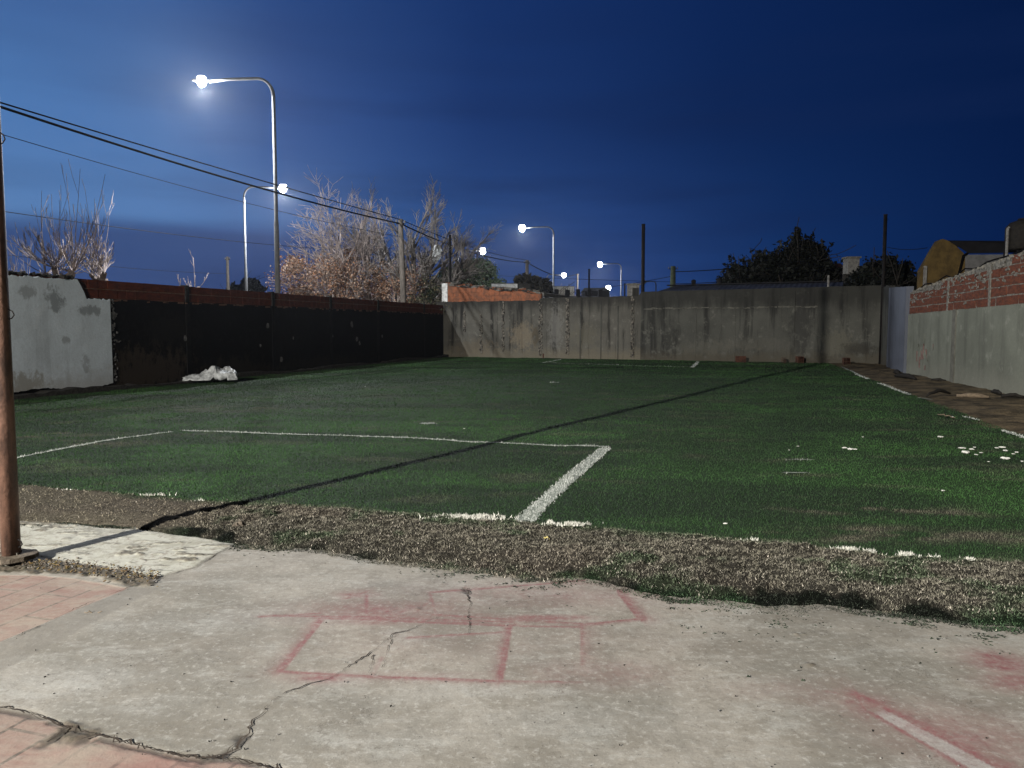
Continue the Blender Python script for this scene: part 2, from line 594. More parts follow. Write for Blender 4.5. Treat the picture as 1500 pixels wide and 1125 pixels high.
def turf_z(x, y):
    return 0.02 + (fbm(np.asarray(x) * .45, np.asarray(y) * .45, 3, 21) - .5) * .07 * smooth(7, 12, np.asarray(y)) + (fbm(np.asarray(x) * 1.6, np.asarray(y) * 1.6, 3, 23) - .5) * .03


def left_x(y):
    return LA.x + (y - LA.y) * LDIR.x / LDIR.y


def back_y(x):
    return LB.y + (x - LB.x) * BDIR.y / BDIR.x


def right_x(y):
    return RE1.x + (y - RE1.y) * REDIR.x / REDIR.y


# ------------------------------------------------------------------ ground sheet
gm, nt, bs = new_mat('bare_earth')
co = N(nt, 'ShaderNodeTexCoord').outputs['Object']
a = noise(nt, co, .5, 6, .6)
b = noise(nt, co, 9, 6, .7)
c = mix(nt, mr(nt, a, .4, .6), (.10, .085, .065), (.055, .05, .038))
c = mix(nt, mr(nt, b, .35, .75), c, (.16, .14, .11))
lk(nt, c, bs.inputs['Base Color'])
bump(nt, bs, b, .8, .04)
bs.inputs['Roughness'].default_value = .95
g = MB()
g.add([(-480, -480, -.03), (480, -480, -.03), (480, 480, -.03), (-480, 480, -.03)], [(0, 1, 2, 3)])
tag(g.build('ground', gm), kind='structure')


def grid_mesh(x0, x1, y0, y1, step):
    nx, ny = int((x1 - x0) / step) + 1, int((y1 - y0) / step) + 1
    xs, ys = np.linspace(x0, x1, nx), np.linspace(y0, y1, ny)
    X, Y = np.meshgrid(xs, ys)
    X, Y = X.ravel(), Y.ravel()
    i = np.arange((nx - 1) * (ny - 1))
    r, c_ = i // (nx - 1), i % (nx - 1)
    a_ = r * nx + c_
    F = np.stack([a_, a_ + 1, a_ + nx + 1, a_ + nx], 1)
    return X, Y, F


def compact(V, F, attrs):
    used = np.zeros(len(V), bool)
    used[F.ravel()] = True
    idx = np.cumsum(used) - 1
    return V[used], idx[F], {k: v[used] for k, v in attrs.items()}


# ------------------------------------------------------------------ turf sheet
def turf_colour(x, y):
    """real colour of the worn artificial turf at ground points; returns (n,3), dark-dirt amount, straw amount"""
    base = np.array([.028, .080, .018])
    n1 = fbm(x * .55, y * .8, 5, 31)
    n2 = fbm(x * 1.3 + 9, y * 3.2, 5, 37)
    n3 = fbm(x * .35 + 4, y * .9 + 2, 4, 41)
    n4 = fbm(x * 3.5, y * 9, 4, 43)
    col = base[None, :] * (0.75 + 0.6 * n1)[:, None]
    # soot-dark matted areas
    dk = np.maximum(smooth(.44, .64, n3) * .68, smooth(.50, .60, fbm(x * .9 + 3, y * 1.1, 5, 47)) * .55)
    # a dark matted zone inside and beside the near goal area and towards the middle
    for (cx, cy, rx, ry, s) in PATCH:
        dk = np.maximum(dk, s * np.exp(-(((x - cx) / rx) ** 2 + ((y - cy) / ry) ** 2)) * (.55 + .9 * n2))
    dk = np.clip(dk, 0, .85)
    col = col * (1 - dk)[:, None] + np.array([.011, .027, .010])[None, :] * dk[:, None]
    # straw-coloured worn streaks
    st = smooth(.60, .76, n2) * .30
    for (cx, cy, rx, ry, s) in STRAW:
        st = np.maximum(st, s * np.exp(-(((x - cx) / rx) ** 2 + ((y - cy) / ry) ** 2)) * smooth(.42, .66, n4 * .6 + n2 * .4) * 1.4)
    st = np.clip(st, 0, .9)
    col = col * (1 - st)[:, None] + np.array([.105, .098, .070])[None, :] * st[:, None]
    return col * .62


def gp(px, py, rx, ry, s):
    q = G(px, py)
    return (q.x, q.y, rx, ry, s)


PATCH = [gp(760, 672, 1.5, .8, .75), gp(1040, 665, 1.2, 1.6, .6), gp(900, 600, 3, 2, .5), gp(960, 570, 6, 4, .6), gp(1400, 780, .8, .35, .6),
         gp(840, 560, 6, 5, .55), gp(860, 715, .8, .7, .4)]
STRAW = [gp(1270, 750, .7, .18, 1), gp(1330, 790, 1.0, .16, 1), gp(1120, 788, .45, .16, 1), gp(1420, 755, .4, .12, .9), gp(1250, 780, .5, .12, .8),
         gp(70, 640, 1.2, .35, .7), gp(130, 652, .9, .25, .7), gp(1160, 677, .6, .12, .6), gp(480, 570, 2.5, .8, .35), gp(1180, 700, .5, .1, .4),
         gp(1440, 620, 1.5, .5, .4), gp(300, 600, 3, .6, .55), gp(180, 600, 2, .8, .5), gp(420, 585, 3, .8, .4), gp(1400, 790, 1.2, .2, .8)]

X, Y, F = grid_mesh(-17, 22, 4.3, 46.5, .09)
keep = (Y > ty(X) - .02) & (Y < back_y(X) - .15) & (X > left_x(Y) + .42 + .35 * (fbm(Y * .8, Y * 0, 3, 3) - .3)) & (X < right_x(Y) + (fbm(Y * 1.2, Y * 0 + 5, 4, 8) - .5) * .5)
Fk = F[keep[F].all(1)]
Z = turf_z(X, Y)
colr = turf_colour(X, Y)
V, Fk, at = compact(np.stack([X, Y, Z], 1), Fk, {'col': colr * .55})
tm, nt, bs = new_mat('artificial_turf')
co = N(nt, 'ShaderNodeTexCoord').outputs['Object']
cc = attr(nt, 'col', 'Color')
f1 = noise(nt, co, 30, 5, .7)
f2 = noise(nt, co, 4, 6, .7, (1, 3, 1))
col = mix(nt, mr(nt, f1, .3, .7, 0, .7), cc, mix(nt, 1.0, cc, (1.9, 1.9, 1.9), 'MULTIPLY'))
col = mix(nt, mr(nt, f2, .45, .7, 0, .5), col, mix(nt, 1.0, cc, (.45, .45, .5), 'MULTIPLY'))
lk(nt, col, bs.inputs['Base Color'])
bs.inputs['Roughness'].default_value = .9
bs.inputs['Specular IOR Level'].default_value = .2
bump(nt, bs, f1, 1.0, .03)
turf = np_mesh('turf_pitch', V, Fk, tm, attrs=at)
tag(turf, kind='structure')

# ------------------------------------------------------------------ painted lines as (polyline, width) on the turf
LINES = [([G(-160, 706), G(0, 677), G(120, 654), G(252, 635)], .085),
         ([G(268, 633), G(400, 638), G(600, 645), G(740, 651), G(890, 658)], .085),
         ([G(887, 660), G(850, 690), G(795, 740), G(768, 766)], .17),
         ([G(794, 532), G(822, 527)], .12), ([G(794, 532), G(880, 535), G(1016, 538)], .10), ([G(1014, 539), G(1022, 531)], .16),
         ([G(1232, 538), G(1262, 551)], .10), ([G(1254, 549), G(1272, 556)], .14), ([G(1288, 562), G(1332, 579)], .13), ([G(1345, 583), G(1365, 586)], .10),
         ([G(1412, 612), G(1432, 617)], .08), ([G(1470, 632), G(1560, 664)], .09)]
SPOTS = [(G(627, 623.5), .135, .10), (G(812, 561.5), .16, .12), (G(1165, 697), .16, .03), (G(1175, 677), .2, .02)]


def line_amount(x, y):
    best = np.zeros(len(x))
    for pts, w in LINES:
        for p, q in zip(pts[:-1], pts[1:]):
            d = np.array([q.x - p.x, q.y - p.y])
            L = np.hypot(*d)
            d = d / L
            rx, ry = x - p.x, y - p.y
            t = np.clip(rx * d[0] + ry * d[1], 0, L)
            dist = np.hypot(rx - t * d[0], ry - t * d[1])
            best = np.maximum(best, (dist < w / 2))
    for p, a_, b_ in SPOTS:
        best = np.maximum(best, (((x - p.x) / a_) ** 2 + ((y - p.y) / b_) ** 2 < 1))
    return best


LINE_M = mat_simple('worn_line_paint', (.32, .34, .31), (.15, .18, .15), 25, bstr=.9, bd=.02)
lm = MB()


def ragged_ribbon(mb, pts, w, z, step=.05, jit=.3):
    pts = [Vector(p) for p in pts]
    samp = []
    for p, q in zip(pts[:-1], pts[1:]):
        n = max(2, int((q - p).length / step))
        samp += [p.lerp(q, i / n) for i in range(n)]
    samp.append(pts[-1])
    vs, fs = [], []
    for i, p in enumerate(samp):
        d = (samp[min(i + 1, len(samp) - 1)] - samp[max(i - 1, 0)]).normalized()
        nrm = Vector((-d.y, d.x, 0))
        a1 = w / 2 * (1 + random.uniform(-jit, jit))
        a2 = w / 2 * (1 + random.uniform(-jit, jit))
        for s_, a_ in ((1, a1), (-1, a2)):
            v = p + nrm * s_ * a_
            v.z = z(v.x, v.y) if callable(z) else z
            vs.append(v)
        if i:
            k = 2 * i
            fs.append((k - 2, k - 1, k + 1, k))
    mb.add(vs, fs)


for pts, w in LINES:
    ragged_ribbon(lm, pts, w * .9, lambda x, y: float(turf_z(x, y)) + .006)
for p, a_, b_ in SPOTS:
    n = 18
    vs = []
    for k in range(n):
        r = random.uniform(.75, 1.1)
        vx, vy = p.x + a_ * r * math.cos(k * 2 * math.pi / n), p.y + b_ * r * math.sin(k * 2 * math.pi / n)
        vs.append((vx, vy, float(turf_z(vx, vy)) + .012))
    lm.add(vs, [tuple(range(n))])
tag(lm.build('line_marking', LINE_M), kind='structure')

# ------------------------------------------------------------------ turf fibres
def blades(name, x, y, z, h, w, col, mat, lean=.5, label=None):
    n = len(x)
    th = rng.uniform(0, 2 * np.pi, n)
    dx, dy = np.cos(th) * w / 2, np.sin(th) * w / 2
    la = rng.uniform(0, 2 * np.pi, n)
    lr = rng.uniform(0, lean, n) * h
    V = np.empty((n, 3, 3), np.float32)
    V[:, 0] = np.stack([x - dx, y - dy, z], 1)
    V[:, 1] = np.stack([x + dx, y + dy, z], 1)
    V[:, 2] = np.stack([x + np.cos(la) * lr, y + np.sin(la) * lr, z + h], 1)
    C = np.repeat(col, 3, 0)
    F = np.arange(n * 3).reshape(n, 3)
    return np_mesh(name, V.reshape(-1, 3), F, mat, attrs={'col': C})


NB = 620000
u = rng.random(NB)
d = 4.6 * (44 / 4.6) ** u
x = rng.uniform(-1, 1, NB) * d * .86
y = d
ok = (y > ty(x)) & (y < back_y(x) - .2) & (x > left_x(y) + .5) & (x < right_x(y))
x, y, d = x[ok], y[ok], d[ok]
col = turf_colour(x, y) * rng.uniform(.55, 1.75, len(x))[:, None]
ln = line_amount(x + rng.normal(0, .012, len(x)), y + rng.normal(0, .012, len(x))) * (fbm(x * 6, y * 6, 3, 61) > .22)
# white paint tufts along the frayed near edge
col = np.where(ln[:, None] > 0, np.array([[.50, .52, .49]]) * rng.uniform(.6, 1.15, len(x))[:, None], col)
w = .0042 * (d / 6) ** .95 * rng.uniform(.7, 1.4, len(x))
h = np.minimum(.017 * (d / 6) ** .35, .03) * rng.uniform(.5, 1.25, len(x))
h = np.where(ln > 0, h * 1.15, h)
o = blades('turf_fibres', x, y, turf_z(x, y), h, w, col, BLADE, .8)
tag(o, 'short green synthetic fibres of the worn five-a-side pitch', 'turf', kind='stuff')
N_TURF = len(x)

# ------------------------------------------------------------------ dry strip between turf and concrete
def strip_pt(xx, uu):
    e_, t_ = ey(xx), ty(xx)
    yy = e_ - .04 + (t_ + .12 - e_) * uu
    n_ = fbm(xx * 2.2, yy * 2.2, 4, 71)
    lumps = fbm(xx * 13, yy * 13, 4, 73)
    prof = smooth(0, .28, uu) * (1 - .55 * smooth(.45, 1, uu))
    zz = .010 + prof * (.012 + .055 * n_) + (lumps - .5) * .065 * smooth(0, .12, uu) * (.35 + .65 * smooth(-3.0, -2.2, xx))
    zz = zz * (1 - smooth(.9, 1, uu)) + (turf_z(xx, yy) - .006) * smooth(.9, 1, uu)
    zz = np.where(uu < .04, -.01, zz)
    return yy, zz


def strip_colour(xx, uu, yy):
    n_ = fbm(xx * 1.7, yy * 3, 4, 77)
    base = np.array([.094, .088, .072])[None, :] * (.75 + .5 * fbm(xx * 5, yy * 5, 3, 79))[:, None]
    sand = (1 - smooth(-3.0, -2.2, xx)) * .75
    base = base * (1 - sand)[:, None] + np.array([.185, .165, .125])[None, :] * sand[:, None]
    pink = smooth(.55, .7, fbm(xx * .9, yy * 2, 3, 81)) * .4
    base = base * (1 - pink)[:, None] + np.array([.125, .105, .088])[None, :] * pink[:, None]
    # mossy near-black lip next to the concrete
    lim = .07 + .30 * (n_ - .5) + .30 * (fbm(xx * 6, yy * 6, 3, 78) - .5) + .09 * smooth(-1, 2.5, xx)
    dk = (1 - smooth(lim - .08, lim + .04, uu)) * smooth(-3.1, -2.5, xx) * .96
    base = base * (1 - dk)[:, None] + np.array([.006, .010, .006])[None, :] * dk[:, None]
    gr = smooth(.52, .66, fbm(xx * 2.3 + 5, yy * 2.3, 4, 83)) * .6 * smooth(-2.9, -2.3, xx)
    gr = np.maximum(gr, smooth(.82, 1.0, uu + .3 * (n_ - .5)) * .6)
    base = base * (1 - gr)[:, None] + np.array([.03, .062, .028])[None, :] * gr[:, None]
    return base * .78, dk


xs = np.arange(-9, 10, .022)
us = np.linspace(0, 1, 56)
XX, UU = np.meshgrid(xs, us)
XX, UU = XX.ravel(), UU.ravel()
YY, ZZ = strip_pt(XX, UU)
ZZ = ZZ + (rng.random(len(ZZ)) - .5) * .012 * (UU > .05)
cs, dk = strip_colour(XX, UU, YY)
nx = len(xs)
i = np.arange((nx - 1) * (len(us) - 1))
r, c_ = i // (nx - 1), i % (nx - 1)
a_ = r * nx + c_
F = np.stack([a_, a_ + 1, a_ + nx + 1, a_ + nx], 1)
sm_, nt, bs = new_mat('dry_soil')
co = N(nt, 'ShaderNodeTexCoord').outputs['Object']
cc = attr(nt, 'col', 'Color')
f1 = noise(nt, co, 60, 5, .75)
lk(nt, mix(nt, mr(nt, f1, .3, .7, 0, .9), cc, mix(nt, 1.0, cc, (.22, .22, .22), 'MULTIPLY')), bs.inputs['Base Color'])
bs.inputs['Roughness'].default_value = 1.0
bs.inputs['Specular IOR Level'].default_value = .05
bump(nt, bs, f1, 1.0, .03)
tag(np_mesh('soil_strip', np.stack([XX, YY, ZZ], 1), F, sm_, attrs={'col': cs * (.6 + .4 * (XX < -2.6))[:, None]}), kind='structure')

NS = 300000
xx = rng.uniform(-7.5, 7.5, NS)
uu = rng.random(NS) ** .95 * 1.03 - .03
yy, zz = strip_pt(xx, uu)
cs, dk = strip_colour(xx, uu, yy)
bare = fbm(xx * 1.1, yy * 1.6, 3, 85)
ok = (rng.random(NS) < .10 + 1.0 * smooth(-3.0, -2.0, xx)) & (uu > -.03)
xx, uu, yy, zz, cs, dk = xx[ok], uu[ok], yy[ok], zz[ok], cs[ok], dk[ok]
cs = cs * rng.uniform(.2, 2.5, len(xx))[:, None] * np.array([[1.0, 1.0, .94]])
pale = rng.random(len(xx)) < .07 * (1 - dk)
cs = np.where(pale[:, None], np.array([[.34, .31, .26]]) * rng.uniform(.7, 1.2, len(xx))[:, None], cs)
hh = rng.uniform(.005, .021, len(xx)) * (1 - .3 * dk)
o = blades('dry_turf_tufts', xx, yy, np.maximum(zz - .003, .001), hh, rng.uniform(.003, .0075, len(xx)), cs, BLADE, 1.6)
tag(o, 'dry brown bristly turf and dust strip along the concrete edge', 'dry turf', kind='stuff')

# moss crumbs spilling over the concrete
NC = 46000
xx = rng.uniform(-6, 7, NC)
cl = fbm(xx * 2.6, xx * 0 + 1, 4, 91) + .10 * smooth(.3, 1.2, xx) * (1 - smooth(1.2, 2.2, xx))
dist = rng.exponential(.055, NC) * (1 + 2.0 * smooth(-1, 1.5, xx))
ok = (rng.random(NC) < smooth(.30, .55, cl) * 1.2)
xx, dist = xx[ok], dist[ok]
yy = ey(xx) - dist + .03
dist = dist[:]
ok = fbm(xx * 9, yy * 22, 4, 95) > .38 + .9 * np.clip(dist - .02, 0, .3)
xx, yy = xx[ok], yy[ok]
o = blades('moss_crumbs', xx, yy, np.full(len(xx), .001), rng.uniform(.002, .009, len(xx)), rng.uniform(.008, .026, len(xx)),
           np.array([[.016, .022, .014]]) * rng.uniform(.5, 1.6, len(xx))[:, None], BLADE, 1.5)
tag(o, 'dark moss crumbs spilling from the turf edge onto the concrete', 'moss', kind='stuff')

# white tufts of lifted line along the frayed edge
NWT = 9000
cent = [(690, 764, .24, .05), (840, 774, .16, .02), (876, 777, .04, .02), (1100, 797, .05, .02), (1240, 811, .07, .025), (1330, 820, .06, .03), (1385, 824, .07, .014), (1420, 828, .03, .01), (230, 730, .12, .008),
        (100, 722, .08, .012), (540, 757, .06, .012), (806, 771, .02, .012), (1275, 815, .03, .01), (300, 738, .05, .01)]
xx, yy = [], []
for (a0, b0, rx, ry) in cent:
    q = G(a0, b0)
    k = int(NWT * rx * (ry + .02) * 12)
    k = int(k * (.5 if a0 < 400 else 1.1))
    ax_, ay_ = q.x + rng.normal(0, 1, k) * rx * .62, q.y + rng.normal(0, ry * .75, k)
    kp = fbm(ax_ * 16, ay_ * 22, 3, 93) > .50
    xx.append(ax_[kp])
    yy.append(ay_[kp])
xx, yy = np.concatenate(xx), np.concatenate(yy)
o = blades('white_turf_tufts', xx, yy, turf_z(xx, yy) + .008, rng.uniform(.010, .034, len(xx)), rng.uniform(.006, .012, len(xx)),
           np.array([[.47, .47, .42]]) * rng.uniform(.7, 1.2, len(xx))[:, None], BLADE, 1.0)
tag(o, 'white painted turf tufts fraying along the pitch edge', 'turf tufts', kind='stuff')

# ------------------------------------------------------------------ earth margin on the right, by the wall
X, Y, F = grid_mesh(2, 22, 8, 38, .12)
keep = (X > right_x(Y) - .3) & (X < RA.x + (Y - RA.y) * .32 + 4.5)
Fk = F[keep[F].all(1)]
Z = .012 + (fbm(X * 1.3, Y * 1.3, 5, 101) - .35) * .16 * smooth(.1, 1.0, X - right_x(Y)) - .02 * (1 - smooth(-.1, .3, X - right_x(Y)))
Z = Z + (rng.random(len(Z)) - .5) * .012
V, Fk, at = compact(np.stack([X, Y, Z], 1), Fk, {})
em = mat_simple('brown_earth', (.130, .100, .060), (.036, .030, .020), 2.0, bstr=1.0, bd=.05)
tag(np_mesh('earth_margin', V, Fk, em), kind='structure')

# ------------------------------------------------------------------ concrete apron with tile patches
def poly_mask(x, y, pts, soft=.02, wob=.03, seed=0):
    """signed soft mask of a polygon given by photo pixels"""
    pp = np.array([G(*p)[:2] for p in pts])
    x = x + (fbm(x * 7, y * 7, 4, seed) - .5) * wob * 2
    y = y + (fbm(x * 7 + 40, y * 7, 4, seed + 3) - .5) * wob * 2
    inside = np.zeros(len(x), bool)
    dmin = np.full(len(x), 1e9)
    n = len(pp)
    for i in range(n):
        (x1, y1), (x2, y2) = pp[i], pp[(i + 1) % n]
        cnd = ((y1 > y) != (y2 > y))
        with np.errstate(divide='ignore', invalid='ignore'):
            xi = (x2 - x1) * (y - y1) / (y2 - y1 + 1e-12) + x1
        inside ^= cnd & (x < xi)
        dx, dy = x2 - x1, y2 - y1
        t = np.clip(((x - x1) * dx + (y - y1) * dy) / (dx * dx + dy * dy), 0, 1)
        dmin = np.minimum(dmin, np.hypot(x - x1 - t * dx, y - y1 - t * dy))
    sd = np.where(inside, dmin, -dmin)
    return sd


def seg_dist(x, y, p, q):
    dx, dy = q[0] - p[0], q[1] - p[1]
    L2 = dx * dx + dy * dy
    t = np.clip(((x - p[0]) * dx + (y - p[1]) * dy) / L2, 0, 1)
    side = (x - p[0]) * dy - (y - p[1]) * dx   # >0 on the right of p->q
    return np.hypot(x - p[0] - t * dx, y - p[1] - t * dy), np.sign(side), t


STEP = .0085
X, Y, F = grid_mesh(-6.2, 6.6, 2.25, 8.2, STEP)
keep = (Y < ey(X) + .16) & (np.abs(X) < Y * .84 + .3)
Fk = F[keep[F].all(1)]
V, Fk, _ = compact(np.stack([X, Y, X * 0], 1), Fk, {})
X, Y = V[:, 0].astype(float), V[:, 1].astype(float)
n_b = fbm(X * 2.5, Y * 2.5, 5, 111)
n_f = fbm(X * 14, Y * 14, 4, 113)
n_s = fbm(X * 45, Y * 45, 2, 114)
red = np.zeros(len(X))
lite = np.zeros(len(X))
for (px, py, rx, ry, s_) in [(110, 1000, .40, .20, .8), (210, 1030, .25, .10, .6), (235, 915, .35, .10, .6), (700, 1015, .5, .10, .45), (505, 1000, .12, .07, .8), (330, 905, .45, .14, .4), (620, 860, .9, .22, .35), (1010, 870, .5, .15, .4), (840, 1050, .5, .15, .4), (560, 1080, .4, .1, .35)]:
    q = G(px, py)
    lite = np.maximum(lite, s_ * np.exp(-(((X - q.x) / rx) ** 2 + ((Y - q.y) / ry) ** 2)) * np.clip(.2 + 1.4 * (n_b - .2), 0, 1.2))
bd_ = poly_mask(X, Y, [(1276, 1043), (1296, 1038), (1463, 1125), (1640, 1215), (1560, 1215), (1416, 1125)], wob=.004, seed=17)
lite = np.maximum(lite, smooth(0, .012, bd_) * .9)
lite = np.clip(lite, 0, 1)
# overspray: sharp on the clean (masked) side, fading outwards; (p, q, side, width, strength)
SPRAY = [((472, 907), (748, 917), -1, .050, .7), ((748, 917), (734, 998), 1, .022, 1.0), ((734, 998), (414, 983), -1, .016, .75), ((414, 981), (474, 907), -1, .026, 1.0),
         ((750, 911), (410, 902), 1, .012, .8), ((380, 903), (470, 899), -1, .016, .6),
         ((630, 868), (856, 851), -1, .020, .8), ((905, 868), (936, 906), -1, .035, 1.1), ((936, 906), (852, 915), -1, .014, 1.0), ((630, 868), (640, 903), 1, .010, .45),
         ((852, 913), (636, 900), -1, .03, .6), ((740, 925), (600, 934), -1, .016, .6), ((762, 917), (850, 919), -1, .012, .7), ((852, 916), (852, 975), -1, .05, .4),
         ((738, 998), (850, 1000), 1, .014, .45), ((508, 878), (538, 868), -1, .03, .6), ((538, 872), (538, 900), 1, .02, .75),
         ((600, 905), (632, 880), -1, .03, .4), ((560, 963), (545, 990), 1, .01, .3),
         ((1296, 1037), (1463, 1125), -1, .05, 1.0), ((1274, 1042), (1416, 1125), 1, .012, .9), ((1268, 1040), (1256, 1016), -1, .05, .8),
         ((1296, 1037), (1262, 1016), -1, .05, .9), ((1210, 1011), (1228, 1015), 1, .02, .45), ((1463, 1125), (1640, 1215), -1, .05, 1.0)]
for p, q, sd, w, s in SPRAY:
    P0, Q0 = G(*p), G(*q)
    dd, side, t = seg_dist(X, Y, P0, Q0)
    same = (side * sd) > 0
    f = np.where(same, .75 * np.exp(-dd / (w * 1.5)) + .45 * np.exp(-dd / .012), np.exp(-(dd / .009) ** 2)) * s
    red = np.maximum(red, f * 1.7 * (.55 + .9 * n_b) * (.6 + .8 * n_f))
for (px, py, rx, ry, s) in [(800, 872, .9, .25, .25), (560, 895, .5, .2, .42), (525, 872, .14, .08, .5), (620, 905, .2, .1, .35), (870, 985, .3, .14, .35), (790, 905, .25, .05, .75), (470, 992, .14, .05, .6), (560, 990, .5, .06, .22), (1468, 972, .14, .12, .85), (1490, 1000, .16, .1, .6),
                            (1270, 1027, .12, .09, .8), (1235, 1020, .25, .12, .3), (1400, 1075, .35, .25, .35), (1180, 1010, .3, .1, .2), (545, 912, .25, .05, .4), (700, 940, 1.0, .3, .10), (850, 855, .2, .05, .3), (690, 905, .5, .08, .3)]:
    q = G(px, py)
    red = np.maximum(red, 1.7 * s * np.exp(-(((X - q.x) / rx) ** 2 + ((Y - q.y) / ry) ** 2)) * (.4 + 1.1 * n_b) * (.5 + .9 * n_f))
red = np.clip(red, 0, 1)

CRACKS = [([(640, 905), (622, 914), (600, 924), (575, 930), (553, 950), (528, 965), (505, 980), (480, 995), (452, 1001), (420, 1014), (395, 1030), (385, 1042), (372, 1055), (362, 1078), (345, 1092), (330, 1106)], .007, .9),
          ([(362, 1078), (345, 1092), (330, 1106), (300, 1112)], .035, .9),
          ([(684, 872), (690, 885), (685, 900), (688, 915), (686, 930)], .007, .8), ([(684, 862), (688, 868)], .03, .8),
          ([(583, 928), (572, 940), (560, 978)], .004, .5), ([(548, 960), (540, 985)], .006, .6),
          ([(350, 795), (318, 812), (290, 830), (235, 847)], .006, .7),
          ([(0, 1038), (48, 1046), (80, 1060), (118, 1072), (150, 1080), (190, 1092), (230, 1100), (262, 1107), (300, 1112), (345, 1112), (400, 1125), (440, 1140)], .018, .85),
          ([(0, 942), (55, 920), (105, 896), (160, 872), (192, 860)], .006, .6), ([(70, 1090), (100, 1068)], .03, .8), ([(120, 1085), (140, 1080)], .04, .7)]
crk = np.zeros(len(X))
for pts, w, s in CRACKS:
    if w < .015:
        continue
    for p, q in zip(pts[:-1], pts[1:]):
        dd, _, _ = seg_dist(X + (n_f - .5) * .05, Y + (n_b - .5) * .03, G(*p), G(*q))
        crk = np.maximum(crk, s * np.exp(-(dd / (w * (.15 + 1.1 * n_f) + .002)) ** 2) * smooth(.25, .5, n_s * .5 + n_f * .5))
tile_sd = np.maximum(poly_mask(X, Y, [(-60, 846), (0, 841), (60, 842), (110, 848), (190, 861), (0, 941), (-300, 1060), (-500, 900)], wob=.012, seed=3),
                     poly_mask(X, Y, [(-700, 1045), (0, 1038), (48, 1046), (80, 1060), (150, 1080), (230, 1100), (300, 1112), (345, 1112), (400, 1125), (520, 1160), (600, 1400), (-1500, 1400)], wob=.012, seed=4))
tile = smooth(-.006, .012, tile_sd) * smooth(.22, .45, n_b * .5 + n_f * .5)
ash_strip = smooth(-.01, .02, poly_mask(X, Y, [(0, 941), (190, 861), (232, 863), (0, 985), (-300, 1110), (-300, 1060)], wob=.01, seed=13)) * .6
pale_sd = poly_mask(X, Y, [(-300, 758), (30, 762), (110, 768), (232, 780), (348, 797), (318, 812), (290, 830), (235, 846), (180, 836), (110, 824), (30, 812), (-300, 805)], wob=.02, seed=5)
pale = smooth(-.01, .03, pale_sd)
dirt_sd = poly_mask(X, Y, [(-40, 812), (30, 814), (110, 825), (180, 837), (236, 846), (222, 858), (195, 860), (150, 848), (95, 842), (20, 838), (-60, 838)], wob=.05, seed=6)
dirt = smooth(-.01, .03, dirt_sd)
dirt = np.maximum(dirt, smooth(-.03, .02, poly_mask(X, Y, [(66, 1083), (98, 1062), (140, 1078), (100, 1090)], wob=.05, seed=8)))
# small dry scuffs
for (px, py, r_, s) in [(1172, 930, .05, .7), (1195, 975, .05, .6), (230, 815, .10, .35), (200, 800, .08, .3), (260, 812, .05, .5), (110, 790, .12, .35), (620, 893, .05, .5)]:
    q = G(px, py)
    dirt = np.maximum(dirt, s * smooth(.45, .7, n_f) * np.exp(-(((X - q.x) / r_) ** 2 + ((Y - q.y) / (r_ * .5)) ** 2)) * 1.6)
stn = fbm(X * 5 + Y * 2, Y * 17, 4, 131)
q = G(245, 812)
stw = .35 + 1.2 * np.exp(-(((X - q.x) / .55) ** 2 + ((Y - q.y) / .25) ** 2)) + .8 * smooth(-3.2, -3.7, X)
dirt = np.maximum(dirt, pale * smooth(.60, .68, stn) * np.clip(stw, 0, 1) * .8)
dirt = np.clip(dirt, 0, 1)
Z = (fbm(X * 1.2, Y * 1.2, 3, 121) - .5) * .016 + (n_f - .5) * .0022 + (n_s - .5) * .0012 - crk * .010 + pale * .008 + dirt * ((n_f - .3) * .03 + (n_s - .5) * .012) - tile * .004
V = np.stack([X, Y, Z], 1)
cm, nt, bs = new_mat('old_concrete')
co = N(nt, 'ShaderNodeTexCoord').outputs['Object']
n1 = noise(nt, co, .9, 8, .6)
n2 = noise(nt, co, 5, 8, .72)
n3 = noise(nt, co, 26, 6, .75)
n4 = noise(nt, co, 2.2, 7, .75, (1, 2.2, 1))
n5 = noise(nt, co, 90, 3, .7)
base = mix(nt, mr(nt, n1, .42, .58), (.345, .322, .270), (.225, .212, .175))
base = mix(nt, mr(nt, n4, .50, .66, 0, .62), base, (.43, .43, .385))
n6 = noise(nt, co, 7.0, 9, .8, (.8, 2.6, 1))
base = mix(nt, mr(nt, n6, .55, .63, 0, .40), base, (.50, .49, .45))
base = mix(nt, M_(nt, 'MULTIPLY', attr(nt, 'lite'), mr(nt, n2, .35, .6, .35, 1.0)), base, (.50, .51, .48))
base = mix(nt, mr(nt, n6, .45, .38, 0, .40), base, (.20, .18, .145))
base = mix(nt, mr(nt, n2, .50, .60, 0, .55), base, (.215, .195, .155))
base = mix(nt, mr(nt, n3, .53, .64, 0, .60), base, (.50, .49, .44))
base = mix(nt, mr(nt, n3, .43, .33, 0, .65), base, (.14, .125, .10))
base = mix(nt, mr(nt, n5, .35, .7, 0, .30), base, (.20, .18, .15))
tiny = N(nt, 'ShaderNodeTexVoronoi', i_0=co)
tiny.inputs['Scale'].default_value = 17
spot = mr(nt, tiny.outputs['Distance'], .07, .035)
spsel = mr(nt, N(nt, 'ShaderNodeSeparateColor', i_0=tiny.outputs['Color']).outputs[0], .86, .9)
base = mix(nt, M_(nt, 'MULTIPLY', M_(nt, 'MULTIPLY', spot, spsel), .8), base, (.05, .043, .035))
# pale limewashed slab
pl = attr(nt, 'pale')
pw = mix(nt, mr(nt, n2, .46, .60, 0, .8), (.52, .52, .44), (.36, .35, .275))
pw = mix(nt, mr(nt, n3, .53, .62, 0, .7), pw, (.24, .19, .155))
base = mix(nt, M_(nt, 'MULTIPLY', pl, mr(nt, n4, .30, .45, .35, 1.0)), base, pw)
